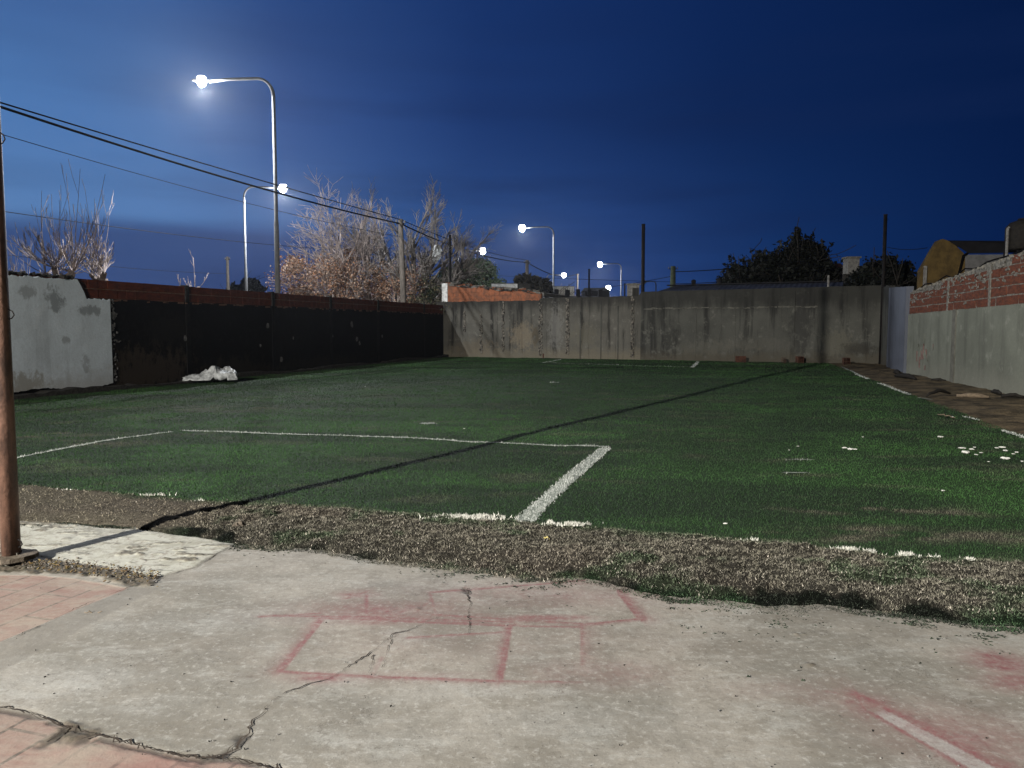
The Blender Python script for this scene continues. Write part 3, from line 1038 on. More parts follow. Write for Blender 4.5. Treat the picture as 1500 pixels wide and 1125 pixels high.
# red floor tiles
t0, t1 = G(0, 941), G(190, 861)
ang = math.atan2(t1.y - t0.y, t1.x - t0.x)
mpn = N(nt, 'ShaderNodeMapping', vector_type='TEXTURE', i_0=co)
mpn.inputs['Location'].default_value = (t0.x, t0.y, 0)
mpn.inputs['Rotation'].default_value = (0, 0, ang)
bk_ = N(nt, 'ShaderNodeTexBrick', i_0=mpn.outputs[0])
bk_.inputs['Scale'].default_value = 1
bk_.inputs['Brick Width'].default_value = .62
bk_.inputs['Row Height'].default_value = .205
bk_.inputs['Mortar Size'].default_value = .010
bk_.inputs['Mortar Smooth'].default_value = .3
bk_.inputs['Color1'].default_value = (.285, .175, .14, 1)
bk_.inputs['Color2'].default_value = (.27, .195, .155, 1)
bk_.inputs['Mortar'].default_value = (.09, .07, .055, 1)
tl = mix(nt, mr(nt, n4, .42, .62, 0, .75), bk_.outputs[0], (.37, .32, .25))
tl = mix(nt, mr(nt, n3, .5, .7, 0, .5), tl, (.40, .33, .27))
tl = mix(nt, mr(nt, n1, .52, .62, 0, .5), tl, (.32, .18, .15))
tl = mix(nt, mr(nt, n2, .42, .60, .0, .35), tl, (.33, .27, .22))
base = mix(nt, attr(nt, 'tile'), base, tl)
base = mix(nt, attr(nt, 'ash'), base, (.21, .195, .165))
base = mix(nt, M_(nt, 'MULTIPLY', attr(nt, 'red'), mr(nt, n3, .3, .62, 1.0, .55)), base, (.23, .085, .088))
dcol = mix(nt, mr(nt, n3, .4, .62), (.13, .105, .075), (.05, .048, .03))
base = mix(nt, attr(nt, 'dirt'), base, dcol)
base = mix(nt, attr(nt, 'crack'), base, (.055, .045, .035))
rot = N(nt, 'ShaderNodeMapping', i_0=co)
rot.inputs['Rotation'].default_value = (0, 0, .5)
scr_ = noise(nt, rot.outputs[0], 9.0, 8, .8, (.25, 3.2, 1))
base = mix(nt, mr(nt, scr_, .60, .66, 0, .42), base, (.15, .135, .11))
base = mix(nt, mr(nt, scr_, .40, .34, 0, .35), base, (.52, .51, .47))
vor = N(nt, 'ShaderNodeTexVoronoi', feature='DISTANCE_TO_EDGE')
wv = N(nt, 'ShaderNodeVectorMath', operation='ADD')
wn_ = N(nt, 'ShaderNodeTexNoise', i_0=co)
wn_.inputs['Scale'].default_value = 3.0
wn_.inputs['Detail'].default_value = 7
wn_.inputs['Roughness'].default_value = .7
lk(nt, co, wv.inputs[0])
lk(nt, wn_.outputs[1], wv.inputs[1])
lk(nt, wv.outputs[0], vor.inputs['Vector'])
vor.inputs['Scale'].default_value = .9
hair = M_(nt, 'MULTIPLY', mr(nt, vor.outputs[0], .006, .002), mr(nt, n1, .46, .56, 0, .55))
base = mix(nt, hair, base, (.09, .075, .06))
base = mix(nt, 1.0, base, (.61, .615, .63), 'MULTIPLY')
lk(nt, base, bs.inputs['Base Color'])
bs.inputs['Roughness'].default_value = .82
bs.inputs['Specular IOR Level'].default_value = .35
h_ = M_(nt, 'ADD', M_(nt, 'MULTIPLY', n2, .5), M_(nt, 'ADD', M_(nt, 'MULTIPLY', n3, .35), M_(nt, 'MULTIPLY', n5, .12)))
bump(nt, bs, h_, .55, .012)
cone = np_mesh('concrete_apron', V, Fk, cm, attrs={'red': red, 'crack': crk, 'tile': tile, 'pale': pale, 'dirt': dirt, 'ash': ash_strip, 'lite': lite}, smooth_=True)
tag(cone, kind='structure')
CR = MB()
for pts, w, s in CRACKS:
    P3 = [G(*p) for p in pts]
    for rep in range(1 if w < .015 else 2):
        line = [P3[0]]
        for p_, q_ in zip(P3[:-1], P3[1:]):
            n_ = max(2, int((q_ - p_).length / .018))
            for k in range(1, n_ + 1):
                line.append(p_.lerp(q_, k / n_) + Vector((random.gauss(0, .0045), random.gauss(0, .0045), 0)) * (1 + rep * 1.5))
        vs, fs = [], []
        ph = random.uniform(0, 9)
        for k, p_ in enumerate(line):
            d_ = (line[min(k + 1, len(line) - 1)] - line[max(k - 1, 0)]).normalized()
            nn = Vector((-d_.y, d_.x, 0))
            hw = min(w, .009) * .42 * max(.28, .6 + .6 * math.sin(k * .35 + ph) + random.uniform(-.35, .35))
            zc = float((fbm(np.array([p_.x * 1.2]), np.array([p_.y * 1.2]), 3, 121)[0] - .5) * .016) + .0046
            vs += [p_ + nn * hw + Vector((0, 0, zc)), p_ - nn * hw + Vector((0, 0, zc))]
            if k and random.random() > .03:
                fs.append((2 * k - 2, 2 * k - 1, 2 * k + 1, 2 * k))
        CR.add(vs, fs)
CR.build('crack', mat_simple('crack_soil', (.045, .035, .026), (.025, .02, .016), 30), cone)
# the rest of the apron round and behind the camera
g = MB()
g.add([(-14, -9, -.022), (12, -9, -.022), (12, 4.2, -.022), (-14, 5.2, -.022)], [(0, 1, 2, 3)])
g.add([(-14, -9, -.004), (12, -9, -.004), (12, 2.3, -.004), (-14, 2.3, -.004)], [(0, 1, 2, 3)])
ob = g.build('concrete_yard', cm)
tag(ob, kind='structure')

# ------------------------------------------------------------------ walls
def ragged_wall(mb, x0, x1, top, thick, y0=0.0, step=.12, zb=0.0, jit=.012, jx=0.0, mi=0, bot=None):
    """a slab along local x whose upper edge follows top(x) with small breaks"""
    n = max(2, int((x1 - x0) / step))
    xs = [x0 + (x1 - x0) * i / n for i in range(n + 1)]
    vs, fs = [], []
    for i, xx_ in enumerate(xs):
        zt = top(xx_) + random.uniform(-jit, jit)
        b_ = bot(xx_) if bot else zb
        xj = xx_ + (random.uniform(-jx, jx) if 0 < i < n else 0)
        vs += [(xx_, y0, b_), (xj, y0, zt), (xj, y0 + thick, zt + random.uniform(-jit, jit)), (xx_, y0 + thick, b_)]
    for i in range(n):
        a_ = 4 * i
        b_ = a_ + 4
        fs += [(a_, b_, b_ + 1, a_ + 1), (a_ + 1, b_ + 1, b_ + 2, a_ + 2), (a_ + 2, b_ + 2, b_ + 3, a_ + 3)]
    fs += [(0, 1, 2, 3), (4 * n, 4 * n + 3, 4 * n + 2, 4 * n + 1)]
    mb.add(vs, fs, mi)


def courses(mb, x0, x1, z0, zt_fn, y_face, n, bh=.185, bl=.335, gap=.018, depth=.12, sag=None, skip=.0, mi=0, jit=.004):
    """hollow bricks laid in courses, each a separate block; the face looks along -y"""
    for r_ in range(n):
        xx_ = x0 - (bl / 2 if r_ % 2 else 0)
        while xx_ < x1:
            a_, b_ = max(xx_, x0), min(xx_ + bl - gap, x1)
            xm = (a_ + b_) / 2
            zz_ = z0(xm) + r_ * bh
            if b_ - a_ > .05 and zz_ + bh - gap <= zt_fn(xm) + .02 and random.random() > skip:
                mb.box((xm, y_face + depth / 2 + random.uniform(-.004, .006), zz_ + (bh - gap) / 2), (b_ - a_, depth, bh - gap), mi=mi, jit=jit)
            xx_ += bl


# --- left wall (local +x runs away from the camera, +y to the street)
def lx_of(px):
    """distance along the left wall seen at photo column px"""
    a_ = (px - 750) / FPX
    # LA + s*LDIR : x/y = a (ignoring the small pitch effect)
    return (a_ * LA.y - LA.x) / (LDIR.x - a_ * LDIR.y)


LLEN = (LB - LA).length
lw = thing('boundary_wall', 'long left boundary wall, tarred black below a red brick top, white patch at its near end', 'wall', LA, math.atan2(LDIR.y, LDIR.x))
ltop = lambda s: 2.92 + .17 * max(0, s) / LLEN
sW = lx_of(163)
m = MB()
ragged_wall(m, -26, LLEN, lambda s: ltop(s) - .50, .18, y0=.0, step=.3)
m.build('tarred_render', BLACK_WALL, lw)
m = MB()     # the brick courses on top
bm_ = MB()
for r_ in range(2):
    s_ = -24.0
    while s_ < LLEN:
        zt = ltop(s_) - .495 + r_ * .25
        bl = .33
        bm_.box((s_ + bl / 2, .09 + random.uniform(-.004, .004), zt + .113 + .002), (bl - .012, .14, .226), mi=0, jit=.003)
        s_ += bl
bm_.build('brick_course', BRICK_L, lw)
m = MB()     # mortar beds
for r_ in range(2):
    for k in range(int((LLEN + 24) / 1.0)):
        s_ = -24 + k * 1.0
        zt = ltop(s_ + .5) - .505 + r_ * .25
        m.box((s_ + .5, .088, zt - .002), (1.0, .158, .026), jit=.004)
for k in range(90):
    s_ = random.uniform(-1, LLEN)
    m.box((s_, .0, ltop(s_) - .52 - random.uniform(0, .03)), (random.uniform(.05, .3), .03, random.uniform(.02, .05)), jit=.01)
m.build('mortar_bed', mat_simple('brown_mortar', (.20, .11, .065), (.11, .06, .04), 9), lw)
# crumbly capping over the near part
m = MB()
for k in range(220):
    s_ = random.uniform(-8, sW - 1.2)
    m.box((s_, random.uniform(.0, .16), ltop(s_) + random.uniform(-.02, .02)), (random.uniform(.05, .2), random.uniform(.05, .14), random.uniform(.03, .07)), rz=random.uniform(0, 3), jit=.015, ry=random.uniform(-.3, .3))
m.build('capping', MORTAR_DARK, lw)
# white render patch
m = MB()


def wtop(s):
    e = lx_of(118)
    e2 = lx_of(127)
    if s < e:
        return ltop(s) - .06
    if s < e2:
        return ltop(s) - .06 - .38 * (s - e) / (e2 - e)
    return ltop(s) - .53


ragged_wall(m, -20, sW, wtop, .03, y0=-.032, step=.07, zb=.16, jit=.022, bot=lambda s: .13 + .05 * math.sin(s * 2.2) + random.uniform(0, .03))
m.build('white_render', WHITE_WALL, lw)
m = MB()     # crumbling plaster edge and loose bits beside the white patch
for k in range(110):
    m.box((sW + abs(random.gauss(0, .10)), -.01, random.uniform(.2, 2.45)), (random.uniform(.01, .04), .02, random.uniform(.02, .06)), jit=.008, ry=random.uniform(-.5, .5))
m.build('render_crumbs', PATCH_M, lw)
for (px, zc, r_) in [(168, 1.98, .11), (272, 1.35, .08), (393, 1.75, .10), (382, 1.05, .05), (516, 1.85, .14), (523, 1.2, .12), (527, 1.0, .09), (430, 1.3, .05), (560, 1.3, .06), (488, 1.35, .05), (412, .5, .1)]:
    m = MB()
    n = 9
    s_ = lx_of(px)
    m.prism([(s_ + r_ * random.uniform(.5, 1.1) * math.cos(k * 2 * math.pi / n), zc + 1.3 * r_ * random.uniform(.6, 1.1) * math.sin(k * 2 * math.pi / n)) for k in range(n)], -.012, .004)
    m.build('plaster_patch', PATCH_M, lw)
for px in (277, 402, 486, 555, 622):
    s_ = lx_of(px)
    m = MB()
    m.box((s_, -.001, 1.22), (.20, .02, 2.44), jit=.006)
    m.build('tarred_pilaster', PIL_M, lw)
    m = MB()
    m.box((s_, .085, ltop(s_) - .24), (.16, .19, .52), jit=.012)
    m.build('concrete_pilaster', CONC_POST, lw, bevel=.01)
m = MB()
ragged_wall(m, -20, LLEN, lambda s: .09 + .05 * math.sin(s * .9), .35, y0=-.34, step=.25, jit=.03)
m.build('rubble_footing', MORTAR_DARK, lw)

# --- back wall (local +x to the right, +y away from the camera)
BLEN = (RC - LB).length


def bx_of(px, base=LB, dr=BDIR):
    a_ = (px - 750) / FPX
    return (a_ * base.y - base.x) / (dr.x - a_ * dr.y)


JOINT_M = mat_simple('joint_mortar', (.19, .17, .14), (.07, .065, .055), 9)
bw = thing('boundary_wall', 'stained grey rendered wall closing the far end of the pitch', 'wall', LB, math.atan2(BDIR.y, BDIR.x))
s790, s938 = bx_of(792), bx_of(938)


def btop(s):
    if s < s790:
        return 3.27
    if s < s938:
        return 3.40
    return 3.62 + .06 * (s - s938) / (BLEN - s938)


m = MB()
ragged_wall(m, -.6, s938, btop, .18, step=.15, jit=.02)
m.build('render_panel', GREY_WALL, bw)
m = MB()
ragged_wall(m, s938 + .002, BLEN + .2, btop, .20, y0=-.03, step=.2, jit=.012)
m.build('render_panel', GREY_WALL_R, bw)
# rough vertical joints packed with white and dark mortar
for px, z0_, z1_, wd in [(681, 1.55, 2.75, .12), (705, .3, 2.6, .16), (737, .4, 3.25, .13), (792, .2, 3.3, .22), (831, .3, 3.35, .17), (926, .2, 3.35, .16)]:
    m = MB()
    s_ = bx_of(px)
    z_ = z0_
    while z_ < z1_:
        for q in range(3):
            if random.random() < .35:
                continue
            sz = random.uniform(.03, .08)
            m.box((s_ + random.uniform(-wd / 2, wd / 2), -.015, z_), (sz, random.uniform(.03, .07), sz * random.uniform(.6, 1.6)), mi=random.choice([0, 0, 1]), jit=.015, ry=random.uniform(-.6, .6))
        z_ += .055
    m.build('mortar_joint', [JOINT_M, MORTAR_DARK], bw)
for px, ztop in [(1018, 2.45), (850, 2.6), (880, 3.2), (905, 2.9), (1075, 3.5), (1162, 3.5)]:
    m = MB()
    s_ = bx_of(px)
    off = -.03 if px > 938 else 0
    m.box((s_, off - .004, ztop / 2), (.07, .02, ztop), jit=.01)
    m.build('vertical_joint', GREY_WALL_R, bw)
m = MB()   # ledge line where the upper render was added
for k in range(46):
    s_ = s938 + .3 + k * (bx_of(1190) - s938) / 46
    m.box((s_, -.036, 2.72 + random.uniform(-.02, .03)), (random.uniform(.1, .3), .02, random.uniform(.03, .08)), jit=.015)
m.build('render_ledge', mat_simple('pale_ledge_render', (.105, .102, .086), (.05, .049, .042), 3), bw)

# --- right wall (local +x away from the camera, +y towards the pitch side is negative: face is at -y after mirroring)
rwdir = -RDIR    # run from the far end to the near end so that -y faces the pitch
rw = thing('boundary_wall', 'right boundary wall, pale grey render below red bricks with smeared mortar', 'wall', RB, math.atan2(rwdir.y, rwdir.x))
RLEN = 24.0


def rx_of(px):
    a_ = (px - 750) / FPX
    return (a_ * RB.y - RB.x) / (rwdir.x - a_ * rwdir.y)


s1500 = rx_of(1500)
rbase = lambda s: 2.17 + .05 * min(s, 12) / s1500
rtop = lambda s: 2.93 + .52 * min(max(s, 0), 14) / s1500
m = MB()
ragged_wall(m, 0, RLEN, rbase, .2, y0=.0, step=.25, jit=.008)
m.build('render_panel', RIGHT_WALL, rw)
m = MB()
ragged_wall(m, .02, RLEN, lambda s: rtop(s) + .01, .14, y0=.035, step=.09, jit=.03, bot=lambda s: rbase(s) - .03)
m.build('mortar', MORTAR, rw)
m = MB()
courses(m, .05, RLEN, lambda s: rbase(s) + .015 + .006 * math.sin(s * 3), rtop, .022, 9, bh=.245, bl=.47, gap=.034, depth=.11, skip=.0, jit=.010)
m.build('brick_course', BRICK_R, rw)
m = MB()   # smears and snots of mortar over the bricks
for k in range(240):
    s_ = random.uniform(.1, 15)
    hgt = rtop(s_) - rbase(s_)
    z_ = rbase(s_) + hgt * (1 - abs(random.gauss(0, .28)))
    if z_ < rbase(s_):
        continue
    m.box((s_, .018, z_), (random.uniform(.05, .24), .02, random.uniform(.02, .07)), jit=.02, ry=random.uniform(-.3, .3))
for k in range(260):
    s_ = random.uniform(.1, 18)
    m.box((s_, random.uniform(.05, .14), rtop(s_) + .015), (random.uniform(.04, .16), random.uniform(.04, .1), random.uniform(.03, .09)), jit=.018, rz=random.uniform(0, 3))
m.build('mortar_smears', MORTAR, rw)
for px in (1384, 1444):
    s_ = rx_of(px)
    m = MB()
    m.box((s_, .04, (rbase(s_) + rtop(s_)) / 2), (.15, .07, rtop(s_) - rbase(s_) + .04), jit=.012)
    m.build('concrete_pilaster', MORTAR, rw, bevel=.01)
for px in (1396,):
    s_ = rx_of(px)
    m = MB()
    m.box((s_, -.006, 1.1), (.34, .02, 2.2), jit=.01)
    m.build('render_seam', mat_simple('darker_seam_render', (.12, .118, .098), (.08, .078, .065), 4), rw)
m = MB()
for k in range(26):
    s_ = rx_of(1352) + random.gauss(0, .32)
    m.box((s_, -.004, .75 + random.gauss(0, .22)), (random.uniform(.03, .12), .014, random.uniform(.1, .4)), jit=.02, mi=random.choice([0, 1]))
m.build('peeled_render', [mat_simple('pinkish_undercoat', (.20, .13, .115), (.10, .06, .052), 9), RIGHT_WALL], rw)
# cable lying on top of the wall
pts = []
for k in range(26):
    s_ = 1.0 + k * .55
    pts.append((s_, .10, rtop(s_) + .07 + .05 * math.sin(k * 1.7) + .03 * (k % 3)))
m = MB()
m.tube(pts, .022, 6)
cab = m.build('cable', CABLE, None)
cab.matrix_world = Matrix.Translation(RB) @ Matrix.Rotation(math.atan2(rwdir.y, rwdir.x), 4, 'Z')
tag(cab, 'black cable lying along the top of the red brick wall', 'cable')

# --- bluish end pier between back wall and right wall
pv = (RB - RC)
pl_ = pv.length
pr = thing('wall_pier', 'smooth bluish grey rendered pier in the right corner beside the brick wall', 'wall', RC, math.atan2(pv.y, pv.x))
m = MB()
ragged_wall(m, -.1, pl_ * .36, lambda s: 3.60 - .03 * s, .2, y0=-.05, step=.2, jit=.012)
m.build('grey_panel', GREY_WALL_R, pr)
m = MB()
ragged_wall(m, pl_ * .36 + .002, pl_ - .02, lambda s: 3.55 - .045 * s, .24, y0=-.09, step=.3, jit=.008)
m.build('blue_panel', BLUE_WALL, pr)


# ------------------------------------------------------------------ fence poles
def fence_pole(px, py_base, py_top, r, label, base=None, mat=DARK_PIPE):
    b_ = base if base is not None else G(px, py_base)
    t_ = P(px, py_top, b_.y)
    o_ = thing('net_pole', label, 'pole', (b_.x, b_.y, 0), 0, 'tall steel net poles round the pitch')
    m_ = MB()
    H = t_.z
    m_.tube([(0, 0, -.1), (.01, 0, H * .5), (0, 0, H)], r, 10)
    m_.build('pipe', mat, o_, smooth_=True)
    m_ = MB()
    m_.tube([(0, 0, H), (0, 0, H + .03)], r * 1.15, 10)
    m_.build('cap', mat, o_)
    for zz_ in (H * .35, H * .62, H * .97):
        m_ = MB()
        m_.tube([(r + .05 * (1 - math.cos(k * math.pi / 4)) - .05, .0, zz_ + .05 * math.sin(k * math.pi / 4)) for k in range(9)], .006, 5)
        m_.build('ring', mat, o_)
    return o_


fence_pole(660, 522, 345, .075, 'dark net pole in the far left corner by the black wall')
fence_pole(940, 527, 329, .095, 'dark steel net pole in front of the middle of the grey back wall')
fence_pole(1289.5, 534, 315, .080, 'dark net pole in the far right corner by the bluish pier')
# foreground pole, whose top is above the frame
pb = G(17, 824)
fp = thing('net_pole', 'thick rusty brown net pole in the left foreground', 'pole', (pb.x, pb.y, 0), 0, 'tall steel net poles round the pitch')
m = MB()
m.tube([(0, 0, -.1), (0, 0, 2.0), (.0, 0, 4.4), (0, 0, 6.9)], .0595, 24)
m.build('pipe', RUST, fp, smooth_=True)
m = MB()
for k in range(70):
    th = k * 6.283 / 70
    zz_ = .004 + .05 * random.random() ** 2
    m.box((.06 * math.cos(th), .06 * math.sin(th), zz_), (.012, .012, random.uniform(.01, .05)), rz=th + 1.57, jit=.003)
m.build('mortar_splash', MORTAR, fp)


def hook(z0, s, rz):
    m_ = MB()
    pts_ = [(.055, 0, z0 - s), (.075, 0, z0 - s * .85), (.093, 0, z0 - s * .2), (.083, 0, z0 + s * .5), (.055, 0, z0 + s)]
    m_.tube(pts_, .0045, 7)
    o_ = m_.build('ring', DARK_PIPE, fp, smooth_=True)
    o_.rotation_euler = (0, 0, rz)


hook(P(17, 460, pb.y).z, .035, .1)
hook(P(8, 202, pb.y).z, .04, 0)
hook(P(30, 795, pb.y).z, .03, -.2)
m = MB()
n = 14
m.prism([(.14 * random.uniform(.8, 1.25) * math.cos(k * 6.283 / n), .14 * random.uniform(.8, 1.25) * math.sin(k * 6.283 / n)) for k in range(n)], 0, .03)
ft = m.build('concrete_foot', DIRTM, fp)
ft.rotation_euler = (math.radians(90), 0, 0)
ft.location = (0, 0, .03)


# ------------------------------------------------------------------ street lamps
def street_lamp(x, y, H, arm, side, label, lit=True, watts=LAMP_WATTS, r=.085, size=1.0, rz=0.0):
    """side -1: arm to the left, +1: to the right"""
    o_ = thing('street_lamp', label, 'street lamp', (x, y, 0), rz, 'street lamps along the two sides of the road')
    m_ = MB()
    m_.tube([(0, 0, 0), (0, 0, .5 * H), (0, 0, .52 * H), (0, 0, H - .75)], [r * 1.15, r, r * .8, r * .72], 12)
    m_.build('pole', GALV, o_, smooth_=True)
    m_ = MB()
    pts_ = [(0, 0, H - .75)]
    for k in range(1, 9):
        a_ = k * math.pi / 2 / 8
        pts_.append((side * .65 * (1 - math.cos(a_)), 0, H - .75 + .72 * math.sin(a_)))
    pts_.append((side * arm * .7, 0, H - .06))
    pts_.append((side * arm, 0, H - .14))
    m_.tube(pts_, [r * .72] * 4 + [r * .6] * (len(pts_) - 4), 10)
    m_.build('arm', GALV, o_, smooth_=True)
    m_ = MB()
    c0 = side * (arm + .3)
    for sx, zz_, hx, hy in ((0, .06, .30, .11),):
        pass
    rings = [(-.36, .05, .035), (-.30, .10, .055), (0, .17, .085), (.30, .15, .075), (.42, .06, .03)]
    m_.tube([(c0 + side * a_, 0, H - .10) for a_, _, _ in rings], [q * size for _, q, _ in rings], 12, squash=.5)
    m_.build('lamp_head', GALV, o_, smooth_=True)
    m_ = MB()
    n_, k_ = 22, 9
    vs_, fs_ = [], []
    for j in range(k_):
        ph = -.75 + j / k_ * (math.pi / 2 + .75)
        for i_ in range(n_):
            th = 2 * math.pi * i_ / n_
            vs_.append((c0 + side * .02 + .25 * size * math.cos(ph) * math.cos(th), .22 * size * math.cos(ph) * math.sin(th), H - .12 - .30 * size * math.sin(ph)))
    vs_.append((c0 + side * .02, 0, H - .12 - .30 * size))
    for j in range(k_ - 1):
        for i_ in range(n_):
            fs_.append((j * n_ + i_, j * n_ + (i_ + 1) % n_, (j + 1) * n_ + (i_ + 1) % n_, (j + 1) * n_ + i_))
    for i_ in range(n_):
        fs_.append(((k_ - 1) * n_ + i_, (k_ - 1) * n_ + (i_ + 1) % n_, len(vs_) - 1))
    fs_.append(tuple(range(n_)))
    m_.add(vs_, fs_)
    m_.build('lamp_lens', LENS if lit else CONC_PALE, o_, smooth_=True)
    if lit:
        # cut-off optics: most light goes down and outwards, a little spills up
        point_light('lamp_light', (c0, 0, H - .25 - .32 * size), watts, .10, COOL, o_, spot=178).data.spot_blend = .12
        point_light('lamp_spill', (c0, 0, H - .25 - .32 * size), watts * .14, .10, COOL, o_)
    return o_


def lamp_at(px_pole, y, px_lamp, py_top, side, label, **kw):
    pt = P(px_pole, py_top, y)
    pl2 = P(px_lamp, py_top, y)
    arm = abs(pl2.x - pt.x) - .3
    return street_lamp(pt.x, y, pt.z, arm, side, label, **kw)


lamp_at(400, 31.5, 296, 114, -1, 'tallest and nearest street lamp, its long arm reaching left above the black wall', r=.10, size=.80)
lamp_at(357, 54, 414, 273, 1, 'street lamp just left of the nearest one, arm pointing right', size=1.1, r=.10)
lamp_at(811, 75.6, 765, 332, -1, 'lit street lamp right of the bare tree, above the white wall', size=1.25, r=.11, watts=LAMP_WATTS * .5)
lamp_at(671, 98, 707, 366, 1, 'lit street lamp over the round green tree', size=1.55, r=.11, watts=LAMP_WATTS * .5)
lamp_at(910, 119, 879, 386, -1, 'small lit street lamp just left of the middle net pole', size=1.55, r=.11, watts=LAMP_WATTS * .5)
lamp_at(801, 143, 826, 402, 1, 'small distant street lamp glowing above the low bare trees', size=1.6, r=.13, watts=LAMP_WATTS * .5)
lamp_at(961, 162, 944, 412, -1, 'farthest pale street lamp, unlit, right of the middle net pole', size=1.6, r=.17, lit=False)
lamp_at(880, 190, 891, 421, 1, 'tiny low street lamp light left of the small pale chimney', size=2.4, r=.13, watts=LAMP_WATTS * .2)

# yard lamp behind the camera (throws the pole's long shadow)
YL = Vector((pb.x, pb.y, 0)) - Vector((.505, .863, 0)) * 18.0
yl = thing('yard_lamp', 'flood lamp on a steel pole behind the viewer, left of the yard', 'lamp', YL)
m = MB()
m.tube([(0, 0, 0), (0, 0, 8.9)], [.07, .05], 12)
m.build('pole', GALV, yl, smooth_=True)
m = MB()
m.box((0, -.12, 8.75), (.42, .10, .32), rx=.5)
m.build('lamp_head', GALV, yl, bevel=.02)
m = MB()
m.box((0, .02, 8.69), (.36, .16, .24), rx=.5)
m.build('lamp_lens', LENS, yl)
yo = point_light('lamp_light', (0.08, .30, 8.5), YARD_WATTS, .11, WHITE, yl, spot=108)
yo.data.spot_blend = 1.0
yo.rotation_euler = Vector((math.sin(math.radians(44)), math.cos(math.radians(44)), -.24)).to_track_quat('-Z', 'Y').to_euler()


# ------------------------------------------------------------------ utility poles and cables
def catenary(p, q, sag, n=24):
    p, q = Vector(p), Vector(q)
    return [p.lerp(q, t) - Vector((0, 0, sag * 4 * t * (1 - t))) for t in [i_ / n for i_ in range(n + 1)]]


def cable(p, q, sag, r, label, mat=CABLE, n=24, group=None):
    m_ = MB()
    m_.tube(catenary(p, q, sag, n), r, 6)
    return tag(m_.build('overhead_cable', mat, smooth_=True), label, 'cable', group)


def utility_pole(px, y, py_top, r, label, cross=True, mat=WOOD, lean=0.0, extra=None):
    t_ = P(px, py_top, y)
    o_ = thing('utility_pole', label, 'utility pole', (t_.x + lean, t_.y, 0))
    m_ = MB()
    m_.tube([(0, 0, 0), (-lean * .5, 0, t_.z * .5), (-lean, 0, t_.z)], [r * 1.25, r * 1.1, r * .85], 12)
    m_.build('post', mat, o_, smooth_=True)
    m_ = MB()
    m_.box((-lean, 0, t_.z - .25), (r * 3.0, .06, .07))
    m_.build('bracket', DARK_PIPE, o_)
    for k in (-1, 1):
        m_ = MB()
        m_.tube([(-lean + k * r * 1.5, 0, t_.z - .22), (-lean + k * r * 1.5, 0, t_.z - .12), (-lean + k * r * 1.5, 0, t_.z - .06)], [.04, .05, .025], 8)
        m_.build('insulator', CONC_PALE, o_)
    return t_


u1 = utility_pole(586.5, 43, 321, .155, 'weathered wooden utility pole standing in front of the right half of the bare tree', lean=.22)
u2 = utility_pole(772, 69, 381, .17, 'brown wooden utility pole between the green tree and the white wall')
u3 = utility_pole(539, 51, 344, .14, 'slim pale utility pole half hidden inside the bare tree')
u4 = utility_pole(333, 65, 376, .13, 'short pale utility post beside the dark round tree on the left')
u5 = utility_pole(986, 70, 390, .27, 'thick mossy stub of a utility pole above the dark shed roof', mat=mat_simple('mossy_wood', (.07, .085, .05), (.04, .05, .03), 4))
u6 = utility_pole(718 + 128, 120, 401, .14, 'thin far utility pole right of the glowing small lamp', cross=False)
c1p = Vector((-13.9, 17, 7.38))
cable(c1p, u1 + Vector((0, 0, -.25)), .26, .036, 'thick black overhead cable, lower one of the pair from top left to the wooden pole', n=40)
cable(c1p + Vector((0.0, 0, .02)), u1 + Vector((0, 0, -.02)), .08, .022, 'thin black overhead cable, upper one of the pair from top left to the wooden pole', n=40)
cable(u1 + Vector((0, 0, -.25)), u2 + Vector((0, 0, -.2)), .5, .036, 'thick black overhead cable running on past the bare tree to the brown pole')
cable(u1 + Vector((0, 0, -.02)), u2 + Vector((0, 0, 0)), .35, .022, 'thin upper black overhead cable running on from the wooden pole to the brown pole')
cable(u2 + Vector((0, 0, -.2)), u6, .8, .045, 'black overhead cable from the brown pole down to the far lamp')
cable(P(-40, 184, 20), P(588, 347, 43), .25, .011, 'faint grey overhead wire below the black pair', CABLE_G)
cable(P(-60, 300, 24), P(539, 368, 51), .25, .014, 'thin wire over the twiggy trees on the left, running to the slim pole', CABLE_G)
cable(P(-60, 364, 40), P(333, 401, 65), .25, .016, 'lowest pale wire behind the twiggy trees on the left', CABLE_G)
cable(P(660, 400, 90), P(986, 413, 70), .1, .022, 'low thin wire crossing behind the middle net pole')
cable(u5 + Vector((0, 0, -.5)), P(1120, 388, 55), .1, .04, 'black wire from the mossy pole into the dark tree')
cable(u5 + Vector((0, 0, -1.6)), P(1130, 404, 55), .15, .03, 'lower black wire from the mossy pole into the dark tree')
cable(P(858, 425, 100), u5 + Vector((0, 0, -.9)), .1, .028, 'short slanting wire left of the mossy pole')
cable(P(1300, 362, 42), P(1358, 363, 31), .1, .014, 'short wire from the dark tree to the ochre house')
# thin dark rod beyond the back wall
q = P(863, 395, 60)
tp = thing('metal_post', 'thin dark post beyond the grey wall, left of the small lit lamp', 'post', (q.x, q.y, 0))
m = MB()
m.tube([(0, 0, 0), (0, 0, q.z)], .07, 8)
m.build('pipe', DARK_PIPE, tp)
m = MB()
m.tube([(0, 0, q.z), (0, 0, q.z + .05)], .09, 8)
m.build('cap', DARK_PIPE, tp)


